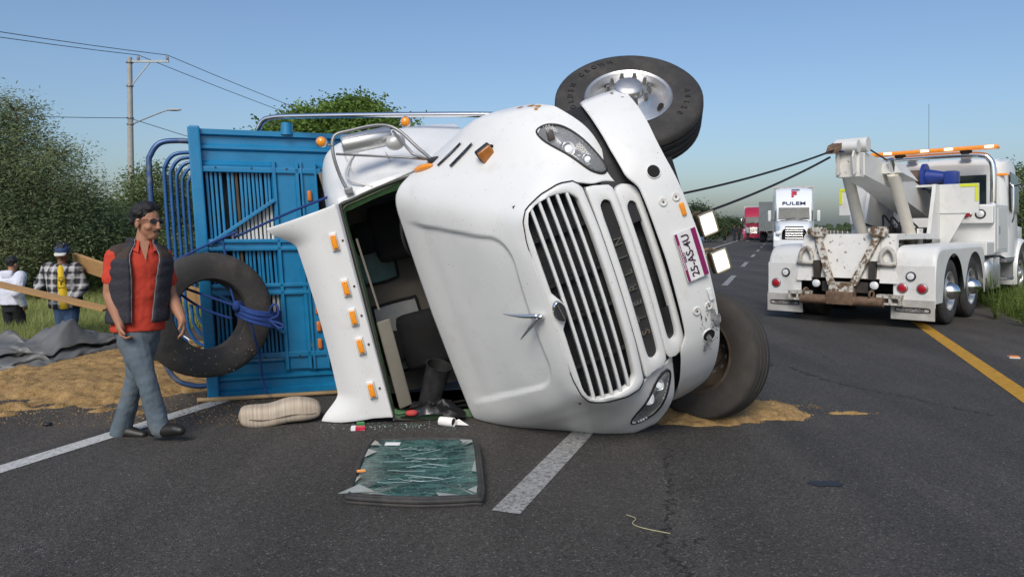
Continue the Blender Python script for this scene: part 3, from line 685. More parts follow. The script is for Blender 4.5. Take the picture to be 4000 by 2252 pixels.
for l in (.575, .222, -.008, -.236, -.59):
    s_ = -.688; u_ = 2.142 + (-.02 * l)
    tb(MB().box((s_ + .008, l, u_), (.018, .14, .062), Matrix.Rotation(-.33, 3, 'Y'), bev=.008), T1, 'lamp_pad', WHITE, roof, True)
    mlt = tb(MB().box((s_ + .026, l, u_), (.024, .105, .042), Matrix.Rotation(-.33, 3, 'Y'), bev=.008), T1, 'marker_light', AMBER, roof, True, 'amber marker light on the cab roof')
    for d_ in (-.042, .042): tb(MB().ball((s_ + .039, l + d_, u_), .004, 6, 4), T1, 'screw', DARKST, roof)
    tb(MB().ball((s_ + .02, l - .004, u_ - .062), .009, 8, 5), T1, 'rivet', DARKST, roof)
# ---- door edge, drip rail, rivets on the raised side
dr = MB().tube(spl([(-.72, .90, 1.75), (-.85, .995, 1.90), (-1.05, 1.09, 1.88), (-1.3, 1.19, 1.75), (-1.5, 1.27, 1.4)], 6), .009, 6); tb(dr, T1, 'drip_rail', WHITED, cab, True)
rv = MB()
for k in range(14):
    t = k / 13; s = -.98 - .5 * t; l = tab(-s, [(.7, .9), (1.15, 1.11), (1.62, 1.31)]) + .012
    rv.ball((s, l, 1.86), .008, 6, 4); rv.ball((s, l + .015, 1.55), .008, 6, 4)
kind(tb(rv, T1, 'rivet_line', WHITED, cab), 'stuff')
# ---- side mirror above the door
mr = MB(); c0, c1 = Vector((-.78, 1.255, 1.885)), Vector((-.78, 1.245, 1.505)); nn = 12
def mloop(c, k):
    return [c + Vector((-.06 + .07 * cos(t) * k if cos(t) > 0 else -.06 + .03 * cos(t) * k, .075 * sin(t) * k, 0)) for t in [2 * pi * q / 20 for q in range(20)]]
mr.grid([[c0] * 20, mloop(c0, .9), mloop(c0 + (c1 - c0) * .04, 1), mloop(c0 + (c1 - c0) * .96, 1), mloop(c1, .9), [c1] * 20], True)
mir = tb(mr, T1, 'side_mirror', ALU, None, 50)
am = MB()
am.tube(spl([(-.70, .90, 1.93), (-.72, 1.02, 1.96), (-.72, 1.2, 1.97), (-.74, 1.33, 1.93), (-.74, 1.345, 1.8), (-.74, 1.34, 1.6), (-.72, 1.28, 1.47), (-.6, 1.1, 1.36), (-.5, 1.0, 1.30)], 5), .013, 7)
am.tube([(-.72, 1.2, 1.95), (-.6, 1.05, 1.45), (-.5, 1.0, 1.31)], .009, 6); am.tube([(-.72, 1.27, 1.5), (-.55, 1.07, 1.42), (-.5, 1.0, 1.32)], .011, 6)
am.tube([(-.72, 1.26, 1.96), (-.74, 1.3, 2.02)], .008, 6); am.tube([(-.72, 1.30, 1.44), (-.74, 1.32, 1.40)], .01, 6)
tb(am, T1, 'mirror_arm', STEEL, mir, True)
tb(MB().box((-.5, .99, 1.29), (.1, .05, .08), bev=.015), T1, 'mirror_bracket', BLACKP, mir); tb(MB().box((-.71, .915, 1.93), (.05, .05, .06), bev=.01), T1, 'mirror_clamp', STEEL, mir)
tb(MB().ball((-.73, 1.185, 1.50), (.05, .06, .075)), T1, 'convex_mirror', mat('mirror_backing', (.55, .55, .53), .3, .3), mir, True)
for (l, u) in ((1.312, 2.03), (1.318, 1.39)):
    tb(MB().lathe([(0, .03), (.02, .028), (.034, .015), (.036, 0), (.036, -.02), (.02, -.04), (0, -.045)], (-.72, l, u), (.95, .1, .1), 18), T1, 'mirror_lamp', AMBER, mir, True)
    tb(MB().lathe([(.036, .004), (.042, 0), (.042, -.02), (.034, -.04)], (-.72, l, u), (.95, .1, .1), 18), T1, 'lamp_ring', CHROME, mir, True)
# ---------------------------------------------------------------- stake bed of the truck
BA, BH, BN = Vector((.947, .321, 0)), Vector((-.062, -.012, .998)), Vector((.321, -.947, 0))
TB = Matrix((BA, BH, BN)).transposed().to_4x4(); TB.translation = Vector((-2.69, 6.53, .012))     # a right, h up, n towards the cab
bed = tb(MB().box((1.15, .02, -2.9), (2.3, .04, 5.6)).box((1.15, 2.36, -2.9), (2.3, .04, 5.6)).box((2.3, 1.19, -2.9), (.06, 2.34, 5.6)).box((1.2, 1.19, -5.72), (2.3, 2.3, .05)), TB, 'cargo_bed', BLUE)
for h0 in (0, 2.02):
    fl = 1 if h0 else -1; mid = h0 + .18
    # pressed panel with ribs: profile across height
    pr = [(0, .0), (.03, .02), (.06, .02), (.085, -.01), (.17, -.01), (.19, .018), (.215, .018), (.235, -.01), (.30, -.01), (.315, .03), (.36, .03)]
    if fl < 0: pr = [(.36 - a, b) for a, b in pr[::-1]]
    tb(MB().grid([[Vector((.08, h0 + a, b)) for a, b in pr], [Vector((2.2, h0 + a, b)) for a, b in pr]]), TB, 'rib_panel', BLUE, bed, 35)
    tb(MB().box((1.1, h0 + (.005 if fl > 0 else .355), .02), (2.2, .05, .07), bev=.008), TB, 'cross_rail', BLUE, bed)
    for k in range(5): tb(MB().cyl((.2 + .3 * k, h0 + (.02 if fl > 0 else .34), .053), (.2 + .3 * k, h0 + (.02 if fl > 0 else .34), .06), .009, n=8), TB, 'rivet', DARKST, bed)
tb(MB().box((.045, 1.19, .03), (.10, 2.42, .10), bev=.015), TB, 'corner_post', BLUE, bed)
tb(MB().box((.012, 1.19, -.02), (.03, 2.38, .12)), TB, 'corner_post', mat('blue_paint_dark', (.02, .08, .2), .45, var=.3), bed)
for h in (1.355, .955):
    tb(MB().box((.5, h + .035, .035), (.95, .035, .05), bev=.008).box((.5, h - .035, .035), (.95, .035, .05), bev=.008).box((.5, h, .022), (.95, .05, .03)), TB, 'middle_rail', BLUE, bed)
# slats: upper, middle and lower bays
random.seed(11)
BROWN = mat('brown_slat', (.09, .06, .04), .8, var=.3)
def slat(a, h0, h1, m, w=.024, z=0.0):
    if h1 - h0 < .02: return
    o = tb(MB().box((a + random.gauss(0, .0015), (h0 + h1) / 2, z + random.gauss(0, .003)), (w, h1 - h0, .022), Matrix.Rotation(random.gauss(0, .006), 3, 'Z'), bev=.007), TB, 'slat', m, bed)
for k in range(17):
    a = .125 + .0345 * k
    dk = k in (4, 7); wm = BROWN if k == 7 else BLUE
    d1 = 1.36 + (a - .1) * (1.74 - 1.36) / .56; d0 = .95 - (a - .1) * (.95 - .58) / .56
    if not dk or k == 7:
        slat(a, d1, 2.03, wm); slat(a, 1.38, d1, WHITESL if k > 4 else BLUE)
        slat(a, .99, 1.33, wm); slat(a, d0, .93, WHITESL if k > 9 else BLUE); slat(a, .34, d0, wm)
tb(MB().box((.4, 1.19, -.09), (.66, 1.7, .02)), TB, 'back_board', mat('dark_boards', (.03, .035, .04), .9, var=.4), bed)
tb(MB().bar((.1, 1.36, .045), (.68, 1.76, .045), .03, .075, upv=(0, 0, 1), bev=.004), TB, 'diagonal_brace', BLUE, bed)
tb(MB().bar((.1, .95, .045), (.68, .56, .045), .03, .075, upv=(0, 0, 1), bev=.004), TB, 'diagonal_brace', BLUE, bed)
# channel column and lamp board
cp_ = [(.66, 0), (.675, .06), (.70, .06), (.715, .03), (.86, .03), (.875, .055), (.90, .055), (.905, 0)]
col_ = tb(MB().grid([[Vector((a, .22, b)) for a, b in cp_], [Vector((a, 2.10, b)) for a, b in cp_]]), TB, 'channel_column', BLUE, bed)
tb(MB().box((.985, 1.16, .02), (.13, 1.9, .03)).box((.925, 1.16, .045), (.02, 1.9, .03), bev=.005).box((1.05, 1.16, .045), (.02, 1.9, .03), bev=.005), TB, 'lamp_board', BLUE, bed)
for h in (1.80, 1.55, 1.1, .92, .76, .60, .44):
    tb(MB().box((.985, h, .05), (.04, .095, .03), bev=.012), TB, 'clearance_lamp', mat('orange_lens', (.6, .17, .03), .35, coat=.4, var=.15, scale=20), bed, True)
# tubes and junk behind the cab
jk = MB()
for k in range(4): jk.cyl((1.2 + .05 * k, .4, -.05 - .03 * k), (1.16 + .05 * k, 2.05, -.04 - .03 * k), .018, n=8)
tb(jk, TB, 'stack_tube', mat('galvanised', (.4, .4, .38), .4, .6), bed, True)
tb(MB().box((1.6, 1.1, -.12), (1.3, 2.0, .06)), TB, 'bulkhead', DARKTR, bed)
# roof hoops
for k, n_ in enumerate((-.06, -1.15, -1.7, -2.3, -2.95, -3.7, -4.6)):
    P = [(.04, 2.27, n_), (-.1, 2.275, n_), (-.24, 2.25, n_), (-.32, 2.15, n_), (-.345, 2.0, n_), (-.35, 1.2, n_), (-.345, .45, n_), (-.33, .3, n_), (-.25, .16, n_), (-.1, .1, n_), (.04, .1, n_)]
    tb(MB().tube(spl(P, 5), .024 if k == 0 else .02, 8), TB, 'roof_hoop', mat('worn_tube', (.22, .25, .3), .35, .5, var=.2, dirt=.8, dirtcol=(.02, .08, .22), dscale=3, thr=(.42, .5)) if k == 0 else mat('blue_tube', (.015, .09, .26), .35, var=.25, coat=.3), bed, True)
# chrome rail along the raised side
rl = MB().tube(spl([(-2.32, 6.78, 2.38), (-2.31, 6.77, 2.43), (-2.27, 6.76, 2.49), (-2.19, 6.74, 2.515), (-2.0, 6.69, 2.52), (-1.2, 6.48, 2.50), (-.15, 6.2, 2.46), (-.06, 6.19, 2.43), (-.02, 6.2, 2.33), (-.02, 6.2, 2.05)], 5), .024, 8)
rl.build('chrome_rail', CHROME, truck, True, off=TL)
MB().cyl((-2.05, 6.75, 2.36), (-2.05, 6.75, 2.47), .055, .05, 14).build('filler_cap', BLUE, truck, 40, off=TL)
# ================================================================ tow truck (local x forward, y left, z up)
TO = Vector((5.96, 12.36, .008))
tow = thing('tow_truck', 'white heavy tow truck with raised boom and lit amber light bar, seen from behind', 'tow truck', TO, radians(46))
tow.rotation_euler = (radians(-.5), 0, radians(46))
def tp(mb, nm, m, parent=None, smooth=False, label=None): return mb.build(nm, m, parent or tow, smooth, label)
WORN = mat('chipped_white', (.66, .65, .61), .5, var=.06, scale=4, dirt=.9, dirtcol=(.1, .06, .035), dscale=12, thr=(.60, .63))
GRIME = mat('grimy_white', (.5, .48, .43), .6, var=.15, scale=5, dirt=.8, dirtcol=(.12, .08, .05), dscale=8, thr=(.5, .62))
# chassis
tp(MB().box((2.6, .42, .85), (7.4, .1, .28)).box((2.6, -.42, .85), (7.4, .1, .28)).box((-.6, 0, .8), (.12, .9, .3)).box((.66, 0, .5), (1.7, .3, .25)).cyl((0, -.9, .5), (0, .9, .5), .09).cyl((1.32, -.9, .5), (1.32, .9, .5), .09), 'chassis', DARKST)
# wheels: duals each side, two axles; steer wheels
def twheel(c, N, par, R=.51, W=.27):
    return wheel(par, c, N, R, W, off=(0, 0, 0), nuts=False, n=40)
for x in (0, 1.34):
    for sg in (1, -1):
        twheel((x, sg * 1.09, .51), (0, sg, 0), tow)
        MB().lathe(tyre_prof(.51, .26, .29), (x, sg * .8, .51), (0, 1, 0), 36).build('inner_tyre', RUBBER, tow, 45)
        if sg < 0:
            tp(MB().lathe([(.14, .1), (.13, .17), (.09, .23), (.04, .26), (0, .27)], (x, -1.09, .51), (0, -1, 0), 24), 'hub_cone', CHROME, None, True)
for sg in (1, -1): twheel((5.75, sg * 1.05, .51), (0, sg, 0), tow)
# rear fenders: double arch shell with rounded back
def fender(sg):
    y0, y1 = sg * .72, sg * 1.27
    top = []
    for x, z in [(-1.0, .38), (-1.0, .62), (-.97, .95), (-.9, 1.12), (-.72, 1.22), (-.3, 1.235), (.2, 1.235), (.67, 1.235), (1.1, 1.235), (1.6, 1.235), (1.9, 1.2), (2.02, 1.05), (2.04, .62)]: top.append((x, z))
    top = [(p.x, p.y) for p in spl([(a, b, 0) for a, b in top], 4)]
    mb = MB()
    mb.grid([[Vector((x, y0, z)) for x, z in top], [Vector((x, y1 - sg * .06, z)) for x, z in top], [Vector((x, y1 - sg * .015, z - .02)) for x, z in top], [Vector((x, y1, z - .07)) for x, z in top]])
    # side skirt with scalloped arch
    low = []
    for x, z in top:
        d = min(abs(x - 0), abs(x - 1.34)); a = .50 + sqrt(max(0, .60 ** 2 - d * d)); a = min(a, 1.1); low.append(a if -.62 < x < 1.96 else .38)
    mb.grid([[Vector((x, y1, max(z - .07, l))) for (x, z), l in zip(top, low)], [Vector((x, y1, min(l, z - .07))) for (x, z), l in zip(top, low)]])
    return mb
for sg in (1, -1):
    fo = tp(fender(sg), 'rear_fender', WHITED, None, 50)
    tp(MB().box((-1.01, sg * .98, .66), (.02, .56, .56), bev=.008), 'fender_back', WHITED)
    fl = tp(MB().box((-1.03, sg * .97, .28), (.015, .6, .3), bev=.006), 'mud_flap', mat('dirty_flap', (.42, .41, .38), .6, var=.2, scale=4, dirt=.6, dirtcol=(.2, .17, .13)))
    tp(MB().tube(spl([(-1.042, sg * .97 + .23, .28), (-1.042, sg * .97 + .2, .31), (-1.042, sg * .97 - .2, .31), (-1.042, sg * .97 - .23, .28), (-1.042, sg * .97 - .2, .25), (-1.042, sg * .97 + .2, .25)], 3, True), .008, 5, True), 'flap_emblem', BLACKP, fl)
    text('flap_text', 'FREIGHTLINER', .055, basis((-1.046, sg * .97, .28), (0, -1, 0), (0, 0, 1)), BLACKP, fl, depth=.002, sx=.95)
    for yy in ((.83, 1.1) if sg < 0 else (1.12,)):
        tp(MB().lathe([(0, .03), (.05, .028), (.062, .02)], (-1.02, sg * yy, .60), (-1, 0, 0), 20), 'tail_lamp', REDL, None, True)
        tp(MB().lathe([(.06, .022), (.075, .016), (.08, 0)], (-1.02, sg * yy, .60), (-1, 0, 0), 20), 'lamp_ring', STEEL, None, True)
    tp(MB().lathe([(0, .03), (.045, .028), (.055, .02), (.068, .015), (.07, 0)], (-1.03, sg * .95, .78), (-1, 0, 0), 18), 'work_lamp', BLACKP, None, True)
    tp(MB().lathe([(0, .034), (.05, .028)], (-1.03, sg * .95, .78), (-1, 0, 0), 18), 'lamp_lens', CLEAR, None, True)
# rear plate body: trapezoid chipped apron
apn = [(-1.05, .78, .70), (-1.05, -.78, .70), (-.95, -.78, .9), (-.82, -.70, 1.42), (-.82, .70, 1.42), (-.95, .78, .9)]
mb = MB(); mb.prism([(-1.04, .76, .72), (-1.04, -.76, .72), (-.86, -.70, 1.40), (-.86, .70, 1.40)], (.1, 0, 0)); mb.box((.2, 0, 1.36), (2.1, 1.42, .09), bev=.01); tp(mb, 'rear_apron', WORN)
for sg in (1, -1): tp(MB().prism([(-1.06, sg * .76, .66), (-1.06, sg * .52, .66), (-.90, sg * .5, 1.38), (-.90, sg * .70, 1.38)], (.05, 0, 0)), 'apron_wing', WORN)
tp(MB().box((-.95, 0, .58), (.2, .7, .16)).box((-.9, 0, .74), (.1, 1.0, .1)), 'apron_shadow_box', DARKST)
# V arms folded on the apron
for sg in (1, -1):
    P0, P1 = Vector((-.93, sg * .47, 1.40)), Vector((-1.16, sg * .16, .62))
    tp(MB().bar(P0, P1, .1, .07, upv=(-1, 0, .2), bev=.01), 'tow_arm', mat('chipped_arm', (.52, .5, .44), .6, var=.1, dirt=1, dirtcol=(.12, .075, .04), dscale=11, thr=(.46, .52)))
    tp(MB().box(P0 + Vector((.0, 0, .04)), (.16, .2, .16), bev=.02).cyl(P0 + Vector((-.02, -.14, .05)), P0 + Vector((-.02, .14, .05)), .05, n=12), 'arm_hinge', mat('chipped_arm', (.5, .5, .4)))
    tp(MB().tube(spl([(-1.0, sg * .62 + .1, .92), (-1.02, sg * .62 + .085, 1.1), (-1.0, sg * .62, 1.19), (-1.02, sg * .62 - .085, 1.1), (-1.0, sg * .62 - .1, .92)], 5), .035, 7).tube([(-1.05, sg * .62 + .13, .95), (-1.05, sg * .62 - .13, .95)], .035, 8), 'tow_shackle', GRIME, None, True)
    tp(MB().box((-1.1, sg * .68, .47), (.16, .34, .05)).box((-1.1, sg * .68, .36), (.16, .34, .03)).box((-1.1, sg * .83, .42), (.16, .03, .14)).box((-1.1, sg * .6, .42), (.16, .03, .14)).box((-1.1, sg * .7, .42), (.16, .03, .14)), 'receiver_bracket', GRIME)
    tp(MB().lathe([(0, .03), (.05, .028), (.065, .015), (.065, 0)], (-1.05, sg * .44, .62), (-1, 0, 0), 16), 'floor_lamp', CLEAR, None, True)
tp(MB().box((-1.16, 0, .56), (.16, .36, .2), bev=.02), 'lift_head', mat('chipped_arm', (.5, .5, .4)))
tp(MB().cyl((-1.2, .62, .38), (-1.2, -.62, .38), .075, n=16).box((-1.2, 0, .42), (.18, .4, .2), bev=.01), 'lift_crossbar', RUST, None, 40)
for y in (.55, -.45): tp(MB().lathe([(.055 + .018 * cos(t), .018 * sin(t)) for t in [2 * pi * q / 8 for q in range(9)]], (-1.2, y, .49), (.3, 1, 0), 16), 'lift_ring', RUST, None, True)
# boom
def boxbeam(sec): # list of (x, zc, w, h)
    rows = [[Vector((x, -w / 2, z - h / 2)), Vector((x, w / 2, z - h / 2)), Vector((x, w / 2, z + h / 2)), Vector((x, -w / 2, z + h / 2))] for x, z, w, h in sec]
    mb = MB().grid(rows, True); mb.add(rows[0], [(0, 1, 2, 3)]); mb.add(rows[-1], [(0, 1, 2, 3)]); return mb
boom = tp(boxbeam([(-.75, 2.52, .40, .36), (.3, 2.40, .42, .40), (1.6, 2.14, .46, .46), (2.7, 1.92, .46, .46)]), 'boom', WHITED)
tp(boxbeam([(-.92, 2.50, .36, .38), (-.7, 2.49, .37, .36)]), 'boom_extension', WORN, boom)
tp(MB().prism([(-1.0, .14, 2.34), (-1.06, .14, 2.62), (-.95, .14, 2.86), (-.55, .14, 2.86), (-.5, .14, 2.66)], (0, -.03, 0)).prism([(-1.0, -.14, 2.34), (-1.06, -.14, 2.62), (-.95, -.14, 2.86), (-.55, -.14, 2.86), (-.5, -.14, 2.66)], (0, .03, 0)), 'sheave_plate', WORN, boom)
tp(MB().cyl((-.7, -.24, 2.82), (-.7, .24, 2.82), .12, n=20).cyl((-.95, -.18, 2.78), (-.95, .18, 2.78), .1, n=20), 'sheave', WHITED, boom, 40)
tp(MB().box((-.93, .06, 2.76), (.2, .1, .14), bev=.02), 'boom_cap', mat('blue_cap', (.02, .045, .2), .5, var=.3), boom)
tp(MB().prism([(-1.1, .2, 2.72), (-1.22, .24, 2.66), (-1.15, .22, 2.80), (-.98, .2, 2.86)], (0, -.16, 0)), 'cable_guide', RUST, boom)
tp(MB().prism([(.05, .38, 2.56), (.55, .38, 2.60), (.95, .25, 2.3), (.05, .25, 2.4)], (0, -.76, 0)), 'boom_saddle', WHITED, boom)
for sg in (1, -1):
    tp(MB().cyl((.12, sg * .36, 2.38), (-.02, sg * .36, 2.62), .05, n=14), 'ram_rod', CHROME, boom, 40)
    tp(MB().cyl((.95, sg * .40, 1.30), (.10, sg * .36, 2.40), .095, n=20).cyl((1.0, sg * .40, 1.24), (.92, sg * .40, 1.34), .11, n=16), 'hydraulic_ram', mat('ram_cream', (.62, .58, .5), .4, var=.08), boom, 40)
    tp(MB().box((1.0, sg * .52, 1.32), (.24, .03, .34)).box((1.0, sg * .28, 1.32), (.24, .03, .34)), 'ram_bracket', WORN)
# mast side plates and winch deck
for sg in (1, -1):
    tp(MB().prism([(1.35, sg * .52, 1.3), (1.75, sg * .52, 2.28), (3.1, sg * .52, 2.28), (3.1, sg * .52, 1.3)], (0, sg * .06, 0)), 'mast_plate', WHITED)
    tp(MB().box((2.0, sg * .86, 2.02), (.04, .66, .52)).prism([(2.0, sg * .58, 1.77), (2.0, sg * 1.0, 1.77), (2.0, sg * .72, 1.22), (2.0, sg * .58, 1.22)], (.04, 0, 0)), 'winch_guard', WHITED)
    tp(MB().box((1.975, sg * 1.04, 2.25), (.01, .28, .05)).box((1.975, sg * 1.16, 2.10), (.01, .05, .26)), 'reflective_tape', mat('yellow_tape', (.62, .66, .03), .5), None)
tp(MB().box((2.3, 0, 2.26), (.9, 1.1, .04)), 'winch_deck', WHITED)
tp(MB().cyl((2.2, -.25, 2.45), (2.2, .25, 2.45), .13, n=20), 'cable_drum', mat('cable_wound', (.16, .11, .08), .7, .3, var=.4, scale=30, streak=(1, 18, 1), bump=.5), None, 40)
WB = mat('winch_blue', (.015, .04, .22), .4, var=.2)
tp(MB().cyl((2.2, -.25, 2.45), (2.2, -.31, 2.45), .24, n=24).cyl((2.2, .25, 2.45), (2.2, .31, 2.45), .2, n=24).box((2.2, .52, 2.45), (.3, .4, .24), bev=.05).cyl((2.2, -.31, 2.45), (2.2, -.62, 2.42), .14, .1, n=18).box((2.2, -.72, 2.38), (.26, .22, .3), bev=.04).cyl((2.15, -.7, 2.3), (2.05, -.7, 2.2), .06, n=10), 'winch_motor', WB, None, 40)
# body side boxes
for sg in (1, -1):
    bx_ = tp(MB().box((3.4, sg * .84, 1.48), (1.1, .86, .9), bev=.02), 'tool_box', WHITE)
    tp(MB().box((2.80, sg * .84, 1.74), (.14, .84, .32), bev=.015), 'lamp_panel', WHITE)
    for k, m_ in enumerate((REDL, REDL, CLEAR)):
        yy = sg * (.62 + .22 * k) if sg < 0 else sg * (1.06 - .22 * k)
        if sg > 0 and k < 2: continue
        tp(MB().lathe([(0, .025), (.055, .022), (.065, .012)], (2.725, yy, 1.75), (-1, 0, 0), 20), 'panel_lamp', m_, None, True); tp(MB().lathe([(.06, .016), (.085, .01), (.09, 0)], (2.727, yy, 1.75), (-1, 0, 0), 20), 'lamp_ring', BLACKP if k == 2 else CHROME, None, True)
    tp(MB().box((3.4, sg * 1.272, 1.48), (.7, .012, .78), bev=.006), 'box_door', WHITE); tp(MB().box((3.12, sg * 1.285, 1.46), (.05, .02, .14), bev=.008), 'door_latch', STEEL)
tp(MB().box((2.4, 0, 1.1), (2.2, 1.0, .2)), 'body_floor', WHITED)
tp(MB().box((2.55, -.95, 1.12), (.6, .62, .24), bev=.02), 'fender_step', WHITED); tp(MB().box((2.55, .95, 1.12), (.6, .62, .24), bev=.02), 'fender_step', WHITED)
# fuel tank and step
for sg in (1, -1):
    tk = tp(MB().box((3.0, sg * .98, .66), (.95, .56, .56), bev=.14), 'fuel_tank', ALU, None, True)
    for x in (2.75, 3.25): tp(MB().box((x, sg * .98, .66), (.05, .58, .58), bev=.14), 'tank_strap', STEEL, tk, True)
    tp(MB().box((4.3, sg * 1.05, .85), (.75, .4, .06), bev=.01).box((4.3, sg * 1.08, .5), (.7, .34, .05), bev=.01).box((4.66, sg * 1.05, .66), (.05, .36, .42)), 'cab_step', STEEL)
# exhaust side stacks / light bar hoop
hp = [(3.75, -1.06, 1.9), (3.75, -1.06, 2.6), (3.75, -1.0, 2.82), (3.75, -.8, 2.93), (3.75, 0, 2.95), (3.75, .8, 2.93), (3.75, 1.0, 2.82), (3.75, 1.06, 2.6), (3.75, 1.06, 1.9)]
tp(MB().tube(spl(hp, 5), .055, 10), 'light_hoop', CHROME, None, True)
lb = tp(MB().box((3.75, 0, 3.06), (.3, 2.3, .075), bev=.03), 'light_bar', mat('amber_bar', (.55, .19, .02), .3, coat=.5, emit=(1, .3, .03), estr=.35, var=.25, scale=12), None, True)
for y in (-.6, .6): tp(MB().cyl((3.75, y, 2.95), (3.75, y, 3.05), .09, .12, 14), 'bar_foot', BLACKP, lb)
for y in (-1.02, -.33, .1, .8): tp(MB().box((3.595, y, 3.06), (.012, .15, .04), bev=.005), 'lit_segment', mat('lit_amber', (1, .8, .5), .3, emit=(1, .72, .38), estr=5), lb)
# cab
def cabsec(x, w, z0, z1, r=.22):
    P = [(-w, z0), (-w, z0 + .5), (-w + .02, (z0 + z1) * .5), (-w * .96, z1 - r), (-w * .93, z1 - r * .35), (-w * .8, z1 - .03), (-w * .4, z1), (0, z1 + .02)]
    return [Vector((x, y, z)) for y, z in P] + [Vector((x, -y, z)) for y, z in P[-2::-1]]
cabb = MB().grid([cabsec(4.25, 1.10, .95, 2.78), cabsec(4.32, 1.17, .9, 2.88), cabsec(4.9, 1.2, .9, 2.95), cabsec(5.4, 1.18, .9, 2.92), cabsec(5.6, 1.12, .9, 2.82)])
cabb.add(cabsec(4.25, 1.10, .95, 2.78), [list(range(15))]); tcab = tp(cabb, 'cab', WHITE, None, 50)
tp(MB().box((4.24, 0, 2.25), (.03, 1.7, .62), bev=.01), 'rear_window', GLASS, tcab)
for sg in (1, -1):
    tp(MB().prism([(4.55, sg * 1.205, 1.85), (5.35, sg * 1.205, 1.8), (5.38, sg * 1.18, 2.55), (4.6, sg * 1.18, 2.62)], (0, sg * .01, 0)), 'side_window', GLASS, tcab)
    tp(MB().tube([(4.45, sg * 1.24, 1.6), (4.45, sg * 1.27, 1.7), (4.45, sg * 1.27, 2.3), (4.45, sg * 1.22, 2.4)], .02, 7), 'grab_handle', CHROME, tcab, True)
    tp(MB().box((4.27, sg * 1.1, 2.55), (.06, .24, .05), bev=.015), 'roof_lamp', AMBER, tcab)
    tp(MB().tube([(5.5, sg * 1.15, 2.4), (5.6, sg * 1.5, 2.35), (5.6, sg * 1.5, 1.7), (5.5, sg * 1.15, 1.65)], .018, 6).box((5.58, sg * 1.5, 2.05), (.1, .2, .5), bev=.03), 'door_mirror', BLACKP, tcab)
    tp(MB().box((4.25, sg * .5, 2.92), (.1, .2, .1), bev=.03), 'roof_beacon', CHROME, tcab)
tp(MB().grid([[Vector((x, y, z)) for y, z in ((-1.0, 1.0), (-1.0, 1.5), (-.8, 1.72 - .1 * (x - 5.5)), (0, 1.78 - .1 * (x - 5.5)), (.8, 1.72 - .1 * (x - 5.5)), (1.0, 1.5), (1.0, 1.0))] for x in (5.5, 6.2, 6.8, 6.9)]), 'bonnet', WHITE, None, 50)
for sg in (1, -1):
    ar = [(cos(pi * k / 20), sin(pi * k / 20)) for k in range(-2, 23)]; tp(MB().grid([[Vector((5.75 + .74 * c_, sg * y, .55 + .72 * s_ * kz)) for c_, s_ in ar] for y, kz in ((.7, 1), (1.15, 1), (1.22, .97), (1.24, .9))]), 'front_fender', WHITE, None, 50)
tp(MB().cyl((4.28, .2, 2.9), (4.28, .2, 4.1), .004, n=5), 'antenna', BLACKP)
tp(MB().box((2.4, .15, 1.36), (.5, .9, .3), bev=.05), 'hose_box', DARKST)
for k, y in enumerate((-.25, -.15, .05, .2)): tp(MB().tube(spl([(2.2, y, 1.4), (1.6, y + .05, 1.62 + .04 * k), (1.2, y * .8, 1.5), (.95, y * .6 + (.3 if y > 0 else -.3), 1.45 + .05 * k)], 5), .018, 6), 'hydraulic_hose', BLACKP, None, True)
# tow cables to the overturned truck (run from the boom tip to its far side)
TM = Matrix.Translation(TO) @ tow.rotation_euler.to_matrix().to_4x4()
def cable(nm, a, b, sag, r, lab, m=CABLE, n=24, cat='cable', group=None):
    a, b = Vector(a), Vector(b); P = [a.lerp(b, k / n) - Vector((0, 0, 4 * sag * (k / n) * (1 - k / n))) for k in range(n + 1)]
    o = MB().tube(P, r, 6).build(nm, m, None, True); return tag(o, lab, cat, group)
cable('tow_cable', TM @ Vector((-1.18, .12, 2.72)), (-.2, 7.5, 1.6), .16, .016, 'upper steel tow cable stretched from the boom to the overturned truck')
cable('tow_cable', TM @ Vector((-1.12, .2, 2.62)), (-.1, 7.3, 1.15), .18, .017, 'lower steel tow cable stretched from the boom to the overturned truck')
cable('winch_cable', TM @ Vector((-.6, 0, 2.93)), TM @ Vector((2.2, 0, 2.57)), .03, .014, 'thin steel cable running along the boom back to the winch')
